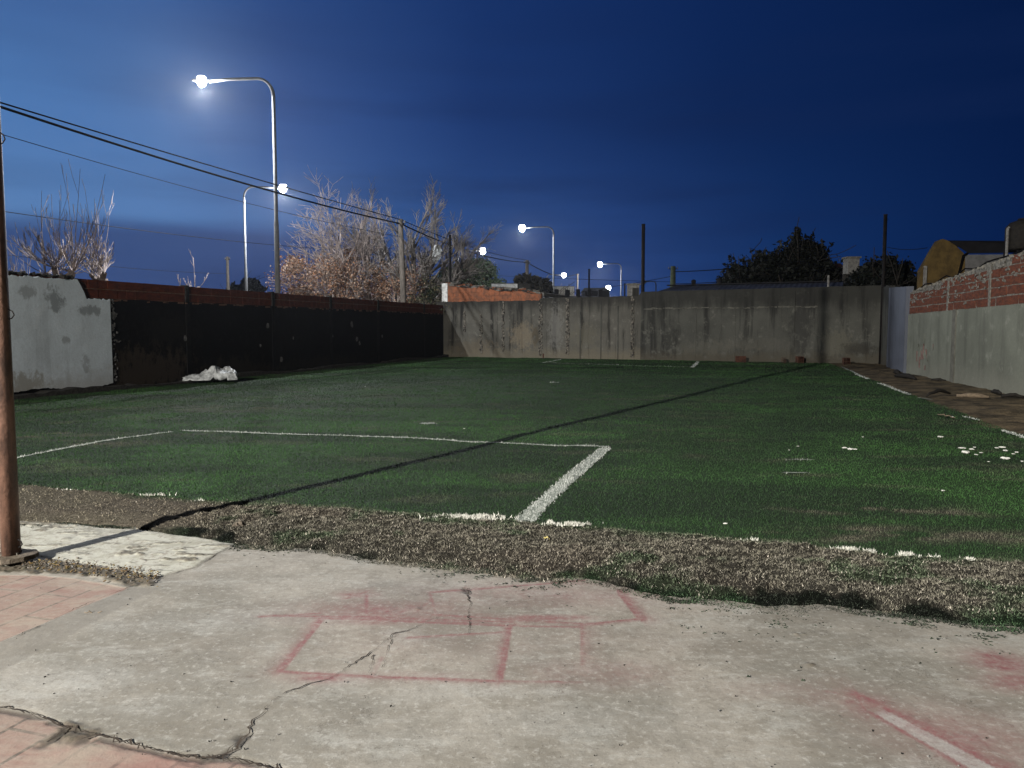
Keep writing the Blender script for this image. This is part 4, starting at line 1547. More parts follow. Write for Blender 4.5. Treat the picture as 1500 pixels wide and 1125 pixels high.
# ------------------------------------------------------------------ trees
def seg_mesh(name, segs, mat, parent, sides=4):
    """segs: array (n,8): p0, p1, r0, r1 -> tapered prisms"""
    s = np.asarray(segs, float)
    p0, p1, r0, r1 = s[:, 0:3], s[:, 3:6], s[:, 6], s[:, 7]
    d_ = p1 - p0
    L_ = np.linalg.norm(d_, axis=1, keepdims=True) + 1e-9
    d_ = d_ / L_
    ref = np.where(np.abs(d_[:, 2:3]) < .9, np.array([[0, 0, 1.]]), np.array([[1., 0, 0]]))
    n_ = np.cross(d_, ref)
    n_ /= np.linalg.norm(n_, axis=1, keepdims=True)
    b_ = np.cross(d_, n_)
    K = sides
    V_ = np.empty((len(s), 2 * K, 3))
    for k in range(K):
        th = 2 * np.pi * k / K
        o_ = n_ * np.cos(th) + b_ * np.sin(th)
        V_[:, k] = p0 + o_ * r0[:, None] - d_ * r0[:, None] * .3
        V_[:, K + k] = p1 + o_ * r1[:, None]
    base = (np.arange(len(s)) * 2 * K)[:, None]
    Fs = []
    for k in range(K):
        k2 = (k + 1) % K
        Fs.append(np.hstack([base + k, base + k2, base + K + k2, base + K + k]))
    F_ = np.concatenate(Fs)
    return np_mesh(name, V_.reshape(-1, 3), F_, mat, parent, smooth_=sides > 5)


def grow(segs, p, d, L, r, lvl, R, up=.12, wob=.22, kids=(4, 5, 5, 3), ratio=.6, spread=(.5, 1.0), minr=.006, tips=None, nseg=6, wind=None):
    p, d = np.array(p, float), np.array(d, float)
    d /= np.linalg.norm(d)
    step = L / nseg
    pts = [p.copy()]
    dirs = [d.copy()]
    r_end = max(minr, r * .35)
    rr = np.linspace(r, r_end, nseg + 1)
    for i_ in range(nseg):
        d = d + R.normal(0, wob, 3) * .5 + np.array([0, 0, up])
        if wind is not None:
            d = d + wind
        d /= np.linalg.norm(d)
        q_ = p + d * step
        segs.append((*p, *q_, rr[i_], rr[i_ + 1]))
        p = q_
        pts.append(p.copy())
        dirs.append(d.copy())
    if tips is not None:
        tips.append(p.copy())
    if lvl >= len(kids):
        return
    for k in range(kids[lvl]):
        t = R.uniform(.22, 1.0) if lvl else R.uniform(.3, 1.0)
        i_ = min(int(t * nseg), nseg - 1)
        f = t * nseg - i_
        base = pts[i_] * (1 - f) + pts[i_ + 1] * f
        dd = dirs[i_ + 1]
        rnd = R.normal(0, 1, 3)
        perp = rnd - dd * rnd.dot(dd)
        perp /= np.linalg.norm(perp)
        a_ = R.uniform(*spread)
        nd = dd * math.cos(a_) + perp * math.sin(a_)
        grow(segs, base, nd, L * ratio * R.uniform(.7, 1.2), max(minr, rr[i_] * .6), lvl + 1, R, up, wob, kids, ratio, spread, minr, tips, max(3, nseg - 1), wind)


def leaves(name, centres, n_per, spread, size, cols, mat, parent, R, flat=.0, elong=1.8):
    c_ = np.repeat(np.asarray(centres), n_per, 0)
    n_ = len(c_)
    c_ = c_ + R.normal(0, 1, (n_, 3)) * np.asarray(spread)
    a_ = R.normal(0, 1, (n_, 3))
    a_ /= np.linalg.norm(a_, axis=1, keepdims=True)
    b_ = np.cross(a_, R.normal(0, 1, (n_, 3)))
    b_ /= np.linalg.norm(b_, axis=1, keepdims=True)
    s_ = size * R.uniform(.5, 1.3, n_)[:, None]
    V_ = np.empty((n_, 4, 3))
    V_[:, 0] = c_ - a_ * s_ * elong / 2
    V_[:, 1] = c_ + b_ * s_ / 2
    V_[:, 2] = c_ + a_ * s_ * elong / 2
    V_[:, 3] = c_ - b_ * s_ / 2
    cl_ = np.asarray(cols)[R.integers(0, len(cols), n_)] * R.uniform(.6, 1.4, n_)[:, None]
    return np_mesh(name, V_.reshape(-1, 3), np.arange(n_ * 4).reshape(n_, 4), mat, parent, attrs={'col': np.repeat(cl_, 4, 0)})


def split_build(o_, segs, mat):
    s = np.array(segs)
    thick = s[:, 6] > .035
    if thick.any():
        seg_mesh('trunk', s[thick], mat, o_, 8)
    seg_mesh('crown', s[~thick], mat, o_, 3)


# bare tree A: leans left, keeps brown dead leaves low on its left side
R = np.random.default_rng(21)
ta = thing('bare_tree', 'sprawling winter tree with pale twigs and clumps of dead brown leaves on its left', 'tree', (-8.6, 47, 0))
segs, tips = [], []
for (dx, dz, L_) in [(-.75, .75, 5.6), (-.40, 1, 7.2), (.1, 1, 6.2), (-1.15, .50, 4.7), (.45, .9, 5.0), (-.52, .90, 7.4), (-1.1, .28, 4.2)]:
    grow(segs, (R.normal(0, .15), R.normal(0, .15), .6), (dx, R.normal(0, .3), dz), L_, .15, 0, R, up=.02, wob=.13, kids=(11, 9, 7), ratio=.47, spread=(.35, .9), minr=.010, tips=tips)
segs = [tuple(v * .92 for v in sg[:6]) + sg[6:] for sg in segs]
tips = [t_ * .92 for t_ in tips]
segs.append((0, 0, -.1, 0, 0, 1.2, .26, .22))
split_build(ta, segs, BARK)
tips = np.array(tips)
low = tips[(tips[:, 2] < 5.6) & (tips[:, 0] < 3)]
low = low[R.permutation(len(low))[:1500]]
leaves('dead_leaves', low, 22, .24, .075, [(.26, .13, .07), (.34, .20, .12), (.12, .06, .04), (.42, .30, .22)], LEAF, ta, R)
hi_ = np.array([(-5.0, 0, 6.0), (-5.1, .3, 5.6), (-4.6, -.2, 5.7), (-1.4, 0, 6.3), (-1.5, 0, 5.9), (-1.8, .1, 5.7), (-4.4, 0, 3.9), (-4.9, 0, 3.9), (-3.9, 0, 3.9)])
leaves('dead_leaf_clump', hi_, 110, (.26, .3, .2), .13, [(.20, .09, .04), (.14, .06, .03), (.30, .16, .08)], LEAF, ta, R)

# bare tree B: the taller right half
R = np.random.default_rng(5)
tb = thing('bare_tree', 'tall leafless tree with a fan of fine branches behind the wooden pole', 'tree', (-6.6, 49.5, 0))
segs = []
for (dx, dz, L_) in [(-.62, 1, 8.8), (-.32, 1, 9.0), (.0, 1, 8.8), (.26, 1, 8.6), (.55, .95, 7.9), (.85, .8, 6.8), (-.95, .85, 7.8)]:
    grow(segs, (R.normal(0, .2), R.normal(0, .2), 1.2), (dx, R.normal(0, .25), dz), L_, .24, 0, R, up=.03, wob=.10, kids=(11, 9, 7), ratio=.42, spread=(.3, .75), minr=.010)
segs = [tuple(v * .80 for v in sg[:6]) + sg[6:] for sg in segs]
segs.append((0, 0, -.1, 0, 0, 1.8, .35, .28))
split_build(tb, segs, mat_simple('grey_bark', (.30, .27, .25), (.10, .09, .08), 1.6))
R = np.random.default_rng(15)
tb2 = thing('shrub', 'tangled grey green shrub at the foot of the tall leafless tree', 'shrub', (-4.6, 48.5, 0))
segs, tips = [], []
for k in range(12):
    th = R.uniform(0, 6.28)
    grow(segs, (R.normal(0, .5), R.normal(0, .3), 0), (math.cos(th) * .6, math.sin(th) * .6, 1), 3.6, .04, 0, R, up=-.06, wob=.3, kids=(6, 5), ratio=.5, spread=(.4, 1.0), minr=.012, tips=tips)
seg_mesh('stems', segs, BARK_D, tb2, 3)
leaves('foliage', np.array(tips), 12, .25, .10, [(.05, .06, .03), (.09, .085, .05), (.12, .10, .06)], LEAF, tb2, R)
# scrap of white plastic caught in the tree
m = MB()
vs = []
sp = P(640, 372, 48.4)
for k in range(60):
    vs.append(sp + Vector((random.gauss(0, .13) + .0, random.gauss(0, .1), random.gauss(0, .28))))
me = bpy.data.meshes.new('plastic_scrap')
bm = bmesh.new()
for v in vs[:22]:
    bm.verts.new(v)
bmesh.ops.convex_hull(bm, input=bm.verts)
bmesh.ops.subdivide_edges(bm, edges=bm.edges[:], cuts=1)
for v in bm.verts:
    v.co += Vector((random.gauss(0, .05), random.gauss(0, .05), random.gauss(0, .05)))
bm.to_mesh(me)
bm.free()
ps = link_mesh('plastic_scrap', me, PLASTIC_W)
tag(ps, 'torn white plastic caught in the branches right of the wooden pole', 'plastic scrap')

# pollarded trees on the left
for (px, y, seed, hk, label, nn, kz) in [(88, 27.5, 3, 3.55, 'pollarded tree with tall upright shoots, leftmost above the white patch of wall', 34, 1.0),
                                         (150, 29.5, 8, 3.6, 'pollarded tree with lower spiky shoots left of the lamps', 26, .8),
                                         (286, 34, 12, 3.1, 'thin tuft of bare shoots rising over the brick top near the short post', 6, .45),
                                         (30, 33, 17, 3.2, 'faint twiggy tree beside the foreground pole', 16, .6)]:
    R = np.random.default_rng(seed)
    q = P(px, 470, y)
    o_ = thing('pollarded_tree', label, 'tree', (q.x, y, 0), 0, 'pollarded bare trees behind the left wall')
    nn = int(nn * 1.7)
    segs = [(0, 0, -.1, 0, .02, hk * .55, .22, .18), (0, .02, hk * .55, .03, 0, hk, .18, .24)]
    knobs = [(0, 0, hk)]
    for k in range(4):
        th = R.uniform(0, 6.28)
        e_ = np.array((math.cos(th) * .5, math.sin(th) * .5, hk + R.uniform(.0, .45)))
        segs.append((0, 0, hk - .25, *e_, .11, .10))
        knobs.append(tuple(e_))
    for k in range(nn):
        kb = knobs[R.integers(0, len(knobs))]
        th = R.uniform(0, 6.28)
        tilt = R.uniform(.02, .45) if R.random() < .26 else R.uniform(.5, 1.6)
        Ls = R.uniform(1.6, 4.2) * kz if tilt < .5 else R.uniform(.8, 2.0) * kz
        grow(segs, kb, (math.sin(tilt) * math.cos(th), math.sin(tilt) * math.sin(th), math.cos(tilt)), Ls * .92, .017, 0, R, up=.09, wob=.055, kids=(4, 3) if tilt > .5 else (2, 1), ratio=.36, spread=(.2, .6), minr=.008, nseg=8)
    split_build(o_, segs, BARK)


# leafy trees
def leafy(px, y, py_top, py_base_h, rx, label, cols, seed, n=260, size=.25, n_per=55, lumps=None, spiky=0.0, name='leafy_tree', group=None):
    R = np.random.default_rng(seed)
    t_ = P(px, py_top, y)
    H = t_.z
    o_ = thing(name, label, 'tree', (t_.x, y, 0), 0, group)
    segs = []
    for k in range(5):
        th = R.uniform(0, 6.28)
        grow(segs, (0, 0, H * .2), (math.cos(th) * .55, math.sin(th) * .4, 1), H * .5, .16, 0, R, kids=(3, 2), up=.05, minr=.02)
    segs.append((0, 0, -.1, 0, 0, H * .35, .22, .15))
    seg_mesh('trunk', segs, BARK_D, o_, 5)
    cs_ = []
    for k in range(n):
        lp = lumps[R.integers(0, len(lumps))] if lumps else (0, .5, 1)
        th, ph = R.uniform(0, 6.28), R.uniform(-1, 1)
        rr_ = R.uniform(.25, 1) ** .5
        cx, cz, s_ = lp
        w_ = math.sqrt(1 - ph * ph)
        cs_.append((cx * rx + rx * s_ * rr_ * w_ * math.cos(th), rx * .6 * s_ * rr_ * w_ * math.sin(th), H * (.35 + .65 * cz) + (H * .32 * s_) * ph * rr_))
    cs_ = np.array(cs_)
    cs_[:, 2] = np.clip(cs_[:, 2], H * .12, H * 1.0)
    leaves('crown', cs_, n_per, (rx * .07, rx * .07, H * .03), size, cols, LEAF, o_, R)
    if spiky:
        sp_ = []
        for k in range(90):
            b_ = cs_[R.integers(0, len(cs_))]
            d_ = np.array((R.normal(0, .6), R.normal(0, .4), 1.0))
            d_ /= np.linalg.norm(d_)
            L_ = R.uniform(.5, 1.0) * spiky
            for j in range(7):
                sp_.append(b_ + d_ * L_ * j / 6 + np.array((0, 0, .15)))
        sp_ = np.array(sp_)
        sp_ = sp_[sp_[:, 2] < H * 1.0]
        leaves('shoots', sp_, 5, .09, size * .9, cols, LEAF, o_, R, elong=2.4)
    return o_


DG = [(.0028, .004, .0026), (.005, .007, .004), (.0016, .0024, .0016)]
MG = [(.022, .034, .015), (.032, .046, .02), (.012, .021, .010)]
leafy(1150, 50, 344, 0, 4.3, 'large dark evergreen with ragged upright shoots above the shed roof', DG, 41, n=330, size=.17, n_per=100,
      lumps=[(-.55, .35, .45), (-.1, .45, .5), (.25, .55, .5), (.45, .3, .5), (-.75, .15, .3), (.3, .75, .25)], spiky=1.4)
leafy(1168, 49.4, 336, 0, .7, 'narrow pointed dark crown poking up behind the big evergreen', DG, 45, n=70, size=.15, n_per=50, lumps=[(0, .6, .5), (0, .85, .25), (0, .3, .8)])
leafy(1295, 43, 364, 0, 2.3, 'rounded near-black tree between the pale chimney and the ochre house', DG, 43, n=260, size=.16, n_per=90, lumps=[(-.4, .4, .6), (.3, .5, .6), (0, .6, .5), (.65, .3, .5), (-.6, .1, .4)])
leafy(690, 84, 377, 0, 5.2, 'round green tree under a lit lamp behind the brick annex', MG, 47, n=380, size=.22, n_per=110, lumps=[(-.55, .4, .5), (-.1, .6, .55), (.3, .35, .5), (.65, .1, .35), (.15, .75, .3)], spiky=1.0)
leafy(650, 80, 388, 0, 3.0, 'olive green bushy tree just left of the round green one', MG, 48, n=200, size=.2, n_per=100, lumps=[(-.3, .3, .6), (.2, .45, .6)])
leafy(357, 95, 396, 0, 3.0, 'dark round tree far behind the wall between the short post and the lamp poles', DG, 49, n=260, size=.42, n_per=45, lumps=[(-.4, .35, .55), (.25, .5, .55), (.65, .2, .35)])
leafy(468, 100, 408, 0, 5, 'low dark trees seen through the foot of the sprawling tree', DG, 50, n=160, size=.5, n_per=40, lumps=[(-.5, .3, .5), (.3, .3, .6)])
leafy(862, 108, 418, 0, 2.6, 'small yellow green bush lit up by the far lamp', [(.22, .24, .07), (.30, .30, .10), (.12, .15, .05)], 51, n=120, size=.3, n_per=30, lumps=[(-.4, .3, .5), (.4, .3, .5)])
leafy(1215, 56, 372, 0, 2.0, 'dark shrubby tree next to the big evergreen', DG, 52, n=140, size=.3, n_per=40, lumps=[(-.3, .3, .6), (.3, .2, .5)], spiky=.8)
for (px, py, lab) in [(768, 407, 'small palm-like dark tuft left of two above the low roof'), (790, 408, 'small palm-like dark tuft right of two above the low roof')]:
    leafy(px, 62, py, 0, 1.0, lab, [(.02, .02, .016), (.035, .03, .02)], 53 + px, n=50, size=.3, n_per=30, lumps=[(0, .6, .9)], spiky=.4, name='palm')
for (px, y, seed, lab) in [(832, 128, 61, 'distant bare tree glowing around the far lamp, left of two'), (862, 132, 62, 'distant bare tree fading beside the far lamp, right of two')]:
    R = np.random.default_rng(seed)
    q = P(px, 470, y)
    o_ = thing('bare_tree', lab, 'tree', (q.x, y, 0), 0, 'distant bare trees by the far lamp')
    segs = []
    for k in range(9):
        th = R.uniform(0, 6.28)
        grow(segs, (0, 0, 1.2), (math.cos(th) * .9, math.sin(th) * .5, 1), 5.2, .12, 0, R, up=.06, wob=.2, kids=(6, 6), ratio=.5, minr=.035)
    segs.append((0, 0, -.1, 0, 0, 1.6, .3, .25))
    split_build(o_, segs, BARK)

# ------------------------------------------------------------------ buildings beyond the walls
# brick annex behind the left part of the back wall
ax = thing('brick_annex', 'unfinished orange brick building with a white corner, behind the far left of the grey wall', 'building', LB + Vector((0, .35, 0)), math.atan2(BDIR.y, BDIR.x))
m = MB()
s0, s1 = bx_of(650), bx_of(793)
zt0 = P(650, 415, 45.3).z
zt1 = P(790, 427, 42.3).z
ragged_wall(m, s0 + .28, s1, lambda s: zt0 - .1 + (zt1 - zt0) * (s - s0) / (s1 - s0) + .05 * math.sin(s * 3), .15, y0=.0, step=.15, jit=.03)
m.build('brick_wall', BRICK_O, ax)
m = MB()
ragged_wall(m, s0 - .12, s0 + .26, lambda s: zt0, .3, y0=-.03, step=.1, jit=.01)
m.build('white_corner', WHITE_P, ax)
m = MB()
for k in range(int((s1 - s0) / .34)):
    for r_ in range(5):
        s_ = s0 + .5 + k * .34
        z_ = 3.30 + r_ * .2
        if z_ < zt0 - .15 + (zt1 - zt0) * (s_ - s0) / (s1 - s0) - .1 and s_ < s1 - .2:
            m.box((s_ + (r_ % 2) * .17, -.006, z_), (.325, .03, .185), jit=.006)
m.build('brick_course', BRICK_O, ax)
m = MB()
ragged_wall(m, s0 + .2, s1 + .1, lambda s: zt0 - .02 + (zt1 - zt0) * (s - s0) / (s1 - s0), 3.6, y0=.16, step=.3, jit=.04, bot=lambda s: zt0 - .22 + (zt1 - zt0) * (s - s0) / (s1 - s0))
m.build('roof_slab', CONC_PALE, ax)
m = MB()
for k in range(150):
    s_ = random.uniform(s0 + .1, s1)
    z_ = zt0 + (zt1 - zt0) * (s_ - s0) / (s1 - s0)
    m.box((s_, random.uniform(-.05, .5), z_ + random.uniform(-.12, .06)), (random.uniform(.06, .5), random.uniform(.06, .25), random.uniform(.03, .1)), rz=random.uniform(-.6, .6), ry=random.uniform(-.2, .25), jit=.02, mi=random.choice([0, 1, 2]))
m.build('roof_rubble', [MORTAR, MORTAR_DARK, BRICK_O], ax)


def box_house(name, label, px0, px1, py_top, y, depth, wall, roof, rise=0.0, rz=0.0, over=.15, cat='building', ridge_along=True, group=None, flat=.12):
    a_, b_ = P(px0, py_top, y), P(px1, py_top, y)
    L_ = b_.x - a_.x
    o_ = thing(name, label, cat, (a_.x, y, 0), rz, group)
    H = a_.z - rise
    m_ = MB()
    m_.box((L_ / 2, depth / 2, H / 2), (L_, depth, H))
    m_.build('wall', wall, o_)
    m_ = MB()
    if rise > 0:
        outl = [(-over, H), (L_ + over, H), (L_ + over, H + .10)]
        vs_ = [(-over, -over, H + .003), (L_ + over, -over, H + .003), (L_ + over, depth + over, H + .003), (-over, depth + over, H + .003), (-over + .3, depth / 2, H + rise), (L_ + over - .3, depth / 2, H + rise)]
        m_.add(vs_, [(0, 1, 5, 4), (2, 3, 4, 5), (0, 4, 3), (1, 2, 5), (0, 3, 2, 1)])
    else:
        m_.box((L_ / 2, depth / 2, H + flat / 2 + .002), (L_ + 2 * over, depth + 2 * over, flat))
    m_.build('roof', roof, o_)
    return o_, H, L_


o_, H, L_ = box_house('low_house', 'low house with a bright white parapet strip above the brick annex', 720, 758, 416, 60, 5, WHITE_P, CONC_PALE, flat=.05, over=.0)
m = MB()
m.box((L_ + .55, 0.2, H / 2), (1.0, .9, H + .05), jit=.02)
m.build('side_pier', MORTAR_DARK, o_)
o_, H, L_ = box_house('low_house', 'lit white ribbed parapet wall at the foot of the lamp pole right of the tree', 796, 841, 420, 64, 6, WHITE_P, CONC_PALE, flat=.05, over=.0)
m = MB()
for k in range(14):
    m.box((.2 + k * L_ / 14, -.02, H - .25), (.02, .03, .5))
m.build('parapet_ribs', CONC_PALE, o_)
o_, H, L_ = box_house('dark_shed', 'long dark low shed roof behind the middle left of the grey wall', 791, 893, 430, 50, 7, MORTAR_DARK, ROOF_D, rise=.45)
m = MB()
for k in range(6):
    m.box((.5 + k * L_ / 6, 3, H + .62), (.25, .25, .5), jit=.05)
    m.build('roof_stub', ROOF_D, o_)
    m = MB()
o_, H, L_ = box_house('small_shed', 'small dark hut with a rounded edge beyond the small lamp, left of the pale chimney', 857, 893, 420, 95, 5, ROOF_D, ROOF_D, rise=.5)
m = MB()
m.box((L_ / 2, -.02, 1.0), (.9, .04, 2.0))
m.build('door', ROOF_T, o_)

# pale stack next to the middle pole
q = P(921, 417, 40.9)
st_ = thing('masonry_pier', 'small pale rendered stack standing above the wall left of the middle net pole', 'pier', (q.x, q.y + .35, 0))
m = MB()
m.box((.30, 0, q.z / 2), (.62, .35, q.z), jit=.01)
m.build('shaft', CONC_PALE, st_)
m = MB()
m.box((.30, 0, q.z + .04), (.74, .45, .08), jit=.01)
m.build('cap', MORTAR, st_)
m = MB()
m.box((.40, -.185, q.z - .55), (.34, .02, .8), jit=.02)
m.build('stained_panel', GREY_WALL, st_)
m = MB()
m.tube([(-.16, 0, 3), (-.16, 0, q.z + .1)], .04, 8)
m.build('pipe', DARK_PIPE, st_)

# long shed with the bluish sheet roof
sa, sb = bx_of(962), bx_of(1236)
sh = thing('long_shed', 'long low shed with dark bluish sheet roof behind the right part of the grey wall', 'shed', LB + Vector((0, .9, 0)), math.atan2(BDIR.y, BDIR.x))
m = MB()
m.box(((sa + sb) / 2, 2.6, 1.7), (sb - sa, 5, 3.4))
m.build('wall', MORTAR_DARK, sh)
zr = P(1080, 416, 40.5).z
ns = int((sb - sa) / .12)
vs, fs = [], []
for k in range(ns + 1):
    s_ = sa - .2 + (sb - sa + .4) * k / ns
    dz = .02 * (k % 2)
    hip = .7 * max(0, 1 - k / 14)
    for (yy_, zz_) in ((-.25, 3.52), (2.6 - .2, zr), (5.6, 3.52)):
        vs.append((s_ + (hip if abs(yy_ - 2.4) < .1 else 0), yy_, zz_ + dz))
for k in range(ns):
    a_ = 3 * k
    fs += [(a_, a_ + 3, a_ + 4, a_ + 1), (a_ + 1, a_ + 4, a_ + 5, a_ + 2)]
m = MB()
m.add(vs, fs)
m.build('roof', ROOF_B, sh)
m = MB()
m.box(((sa + sb) / 2, 2.4, zr + .05), (sb - sa - .3, .35, .06))
m.build('ridge_cap', ROOF_D, sh)
for s_ in (sa + 1.6, sa + 3.0):
    m = MB()
    m.tube([(s_, 2.4, zr), (s_, 2.4, zr + .28), (s_, 2.4, zr + .34)], [.10, .14, .04], 8)
    m.build('roof_vent', ROOF_D, sh)
m = MB()
s_ = bx_of(1222)
m.tube([(s_, -.3, 3.2), (s_, -.3, 4.25)], .05, 8)
m.build('pipe', CONC_PALE, sh)

# dark tiled roof and pale chimney
o_, H, L_ = box_house('tiled_house', 'house with a dark red tiled roof behind the big evergreen', 1196, 1262, 380, 52, 6, ROOF_T, ROOF_T, rise=1.4)
m = MB()
m.box((L_ / 2, -.02, 1.5), (.9, .04, 1.1))
m.build('window', ROOF_D, o_)
q = P(1247, 379, 47)
ch = thing('chimney_stack', 'pale rendered chimney stack between the two dark trees', 'chimney', (q.x, q.y, 0))
m = MB()
m.box((0, 0, q.z / 2), (.72, .7, q.z), jit=.01)
m.build('shaft', CONC_PALE, ch)
m = MB()
m.box((0, 0, q.z + .05), (.86, .84, .1), jit=.01)
m.build('cap', MORTAR, ch)
m = MB()
m.box((0, -.36, q.z * .42), (1.3, .1, q.z * .84), jit=.02)
m.build('lower_wall', MORTAR_DARK, ch)

# ochre house behind the right wall
yA = 31.0
prof = [(1349, 425), (1349, 396), (1356, 384), (1366, 366), (1374, 353), (1381, 350), (1388, 352), (1400, 360), (1411, 371), (1413, 380), (1413, 425)]
oh = thing('ochre_house', 'ochre gabled house with a dark roof and white side wall behind the right wall', 'house', (P(1381, 480, yA).x, yA, 0), -.05)
ox = P(1381, 480, yA).x
m = MB()
outl = [(P(x_, y_, yA).x - ox, P(x_, y_, yA).z) for x_, y_ in prof]
outl = [(outl[0][0], 0)] + outl[1:-1] + [(outl[-1][0], 0)]
m.prism(outl, 0, .25)
m.build('gable_wall', YELLOW_P, oh)
zg = P(1381, 351, yA).z
ze = P(1413, 373, yA).z
xg, xe = 0.0, P(1413, 380, yA).x - ox
xl = P(1350, 396, yA).x - ox
zl = P(1350, 397, yA).z
m = MB()
m.add([(xg, .26, zg), (8.5, .26, zg - .12), (8.5, 3, zg + .12), (xg + 1.9, 3, zg + .02), (xg + .1, .0, zg - .05), (xe, -.25, ze + .02), (8.5, -.25, ze + .10), (8.5, .26, zg - .15)],
      [(0, 1, 2, 3), (4, 5, 6, 7), (0, 4, 7, 1)])
m.build('roof', ROOF_D, oh)
m = MB()
m.box(((xe + 8.5) / 2, .12, (ze) / 2), (8.5 - xe - .02, .2, ze))
m.build('side_wall', WHITE_P if False else mat_simple('dull_white_wall', (.13, .13, .13), (.09, .09, .09), 3), oh)
m = MB()
m.tube([(xl + .4, -.05, zl - .7), (xl + 1.4, -.06, zl - .55), (xe - .1, -.06, ze - .05), (xe + .1, -.06, ze + .08)], .05, 6)
m.build('drain_pipe', CABLE, oh)
m = MB()
m.box((xl + .35, -.10, zl - .72), (.62, .2, .07))
m.box((xl + .12, -.10, zl - .25), (.1, .1, .9))
m.build('window_ledge', CONC_PALE, oh)

# dark water tank at the right edge
q = P(1492, 322, 29.5)
wtk = thing('water_tank', 'dark rounded water tank on a stand at the right edge above the brick wall', 'water tank', (q.x + .25, 29.5, 0))
m = MB()
zt = q.z
m.tube([(0, 0, zt - 1.15), (0, 0, zt - 1.1), (0, 0, zt - .28), (0, 0, zt - .1), (0, 0, zt)], [.60, .64, .64, .5, .22], 20)
m.build('tank', BLACKW, wtk, smooth_=True)
for sx in (-.45, .45):
    for sy in (-.4, .4):
        m = MB()
        m.box((sx, sy, (zt - 1.2) / 2), (.09, .09, zt - 1.2))
        m.build('leg', DARK_PIPE, wtk)
m = MB()
m.tube([(-.66, -.1, zt - .3), (-.72, -.1, zt - .35), (-.72, -.1, zt - 1.4), (-.72, -.1, zt - 1.7)], .05, 8)
m.build('pipe', CONC_PALE, wtk)
m = MB()
m.tube([(0, 0, zt), (0, 0, zt + .05)], .24, 14)
m.build('lid', DARK_PIPE, wtk)


# ------------------------------------------------------------------ small things on the ground
OLD_BRICK = mat_simple('dirty_brick', (.085, .040, .027), (.04, .022, .017), 5)


def hollow_block(name, loc, rz, label, size=(.33, .18, .18), cat='brick', tilt=0.0, group='loose hollow bricks along the foot of the back wall'):
    """hollow ceramic block, cells open at both ends"""
    L_, W_, H_ = size
    t_ = .012
    m_ = MB()
    m_.box((0, 0, t_ / 2), (L_, W_, t_))
    m_.box((0, 0, H_ - t_ / 2), (L_, W_, t_))
    m_.box((0, -W_ / 2 + t_ / 2, H_ / 2), (L_ - .002, t_, H_ - 2 * t_))
    m_.box((0, W_ / 2 - t_ / 2, H_ / 2), (L_ - .002, t_, H_ - 2 * t_))
    for k in (1, 2):
        m_.box((0, -W_ / 2 + W_ * k / 3, H_ / 2), (L_ - .004, t_ * .8, H_ - 2 * t_))
    m_.box((0, 0, H_ / 2), (L_ - .006, W_ - 2 * t_, t_ * .8))
    o2 = m_.build(name, OLD_BRICK)
    o2.location = loc
    o2.rotation_euler = (tilt, 0, rz)
    return tag(o2, label, cat, group)


for (px, py, rz, s, lab) in [(1084, 531, .1, 1.25, 'loose hollow brick at the wall, leftmost of the four right of the middle pole'),
                             (1147, 532, 1.2, 1.0, 'loose hollow brick at the wall, second of four right of the middle pole'),
                             (1170, 532, 1.5, 1.3, 'dark hollow brick standing at the wall, third of four'),
                             (1238, 535, 1.3, 1.35, 'loose red brick with a dark end at the wall near the right corner'),
                             (799, 525, .2, 1.1, 'small dark block at the wall below the stained joint on the left')]:
    q = G(px, py)
    hollow_block('hollow_brick', (q.x, q.y - .1, .02), rz, lab, size=(.36 * s, .2 * s, .24 * s))
for (px, py, lab) in [(875, 526, 'small dark hoop at the foot of the wall, left of two'), (903, 526, 'small dark bent hoop at the foot of the wall beside the pole, right of two')]:
    q = G(px, py)
    m = MB()
    m.tube([(-.14, 0, 0), (-.14, 0, .28), (-.05, 0, .34), (.10, 0, .34), (.16, 0, .26), (.16, 0, 0)], .028, 6)
    o2 = m.build('metal_hoop', DARK_PIPE)
    o2.location = (q.x, q.y - .12, .0)
    tag(o2, lab, 'hoop')

# crumpled white plastic sheet by the left wall
me = bpy.data.meshes.new('plastic_sheet')
bm = bmesh.new()
q0 = G(309, 561)
cx, cy = q0.x, q0.y
wL = abs(P(345, 545, cy).x - P(272, 545, cy).x)
nu, nv = 60, 26
vv = {}
for i_ in range(nu + 1):
    for j in range(nv + 1):
        u_, v_ = i_ / nu, j / nv
        env = (.26 + .30 * min(1, max(0, (u_ - .30) / .25))) * math.sin(math.pi * min(1, max(.06, u_ * .94 + .03))) ** .35
        xx_ = (u_ - .5) * wL
        yy_ = (v_ - .5) * .95
        zz_ = env * math.sin(math.pi * min(1, v_ * 1.05)) ** .55 * .66
        f1_ = float(fbm(np.array([u_ * 7.0 + v_ * 3]), np.array([v_ * 4.0 - u_ * 2]), 3, 201)[0]) - .5
        f2_ = abs(float(fbm(np.array([u_ * 13.0]), np.array([v_ * 9.0]), 3, 207)[0]) - .5)
        fold = abs(((u_ * 2.6 + v_ * 1.3) % 1) - .5)
        rg = 1 - 2 * abs(float(fbm(np.array([u_ * 4.2 + v_ * 1.5]), np.array([v_ * 2.6 - u_ * .8]), 2, 211)[0]) - .5)
        zz_ = zz_ * 1.05 + env * (rg ** 4 * .38 - .14 + f1_ * .30 - f2_ * .10)
        yy_ += f1_ * .25
        vv[i_, j] = bm.verts.new((xx_ + f1_ * .12, yy_, max(zz_, .01) + .03))
for i_ in range(nu):
    for j in range(nv):
        bm.faces.new((vv[i_, j], vv[i_ + 1, j], vv[i_ + 1, j + 1], vv[i_, j + 1]))
bm.to_mesh(me)
bm.free()
me.polygons.foreach_set('use_smooth', np.ones(len(me.polygons), bool))
sheet = link_mesh('plastic_sheet', me, PLASTIC_W)
sheet.location = (cx, cy, .07)
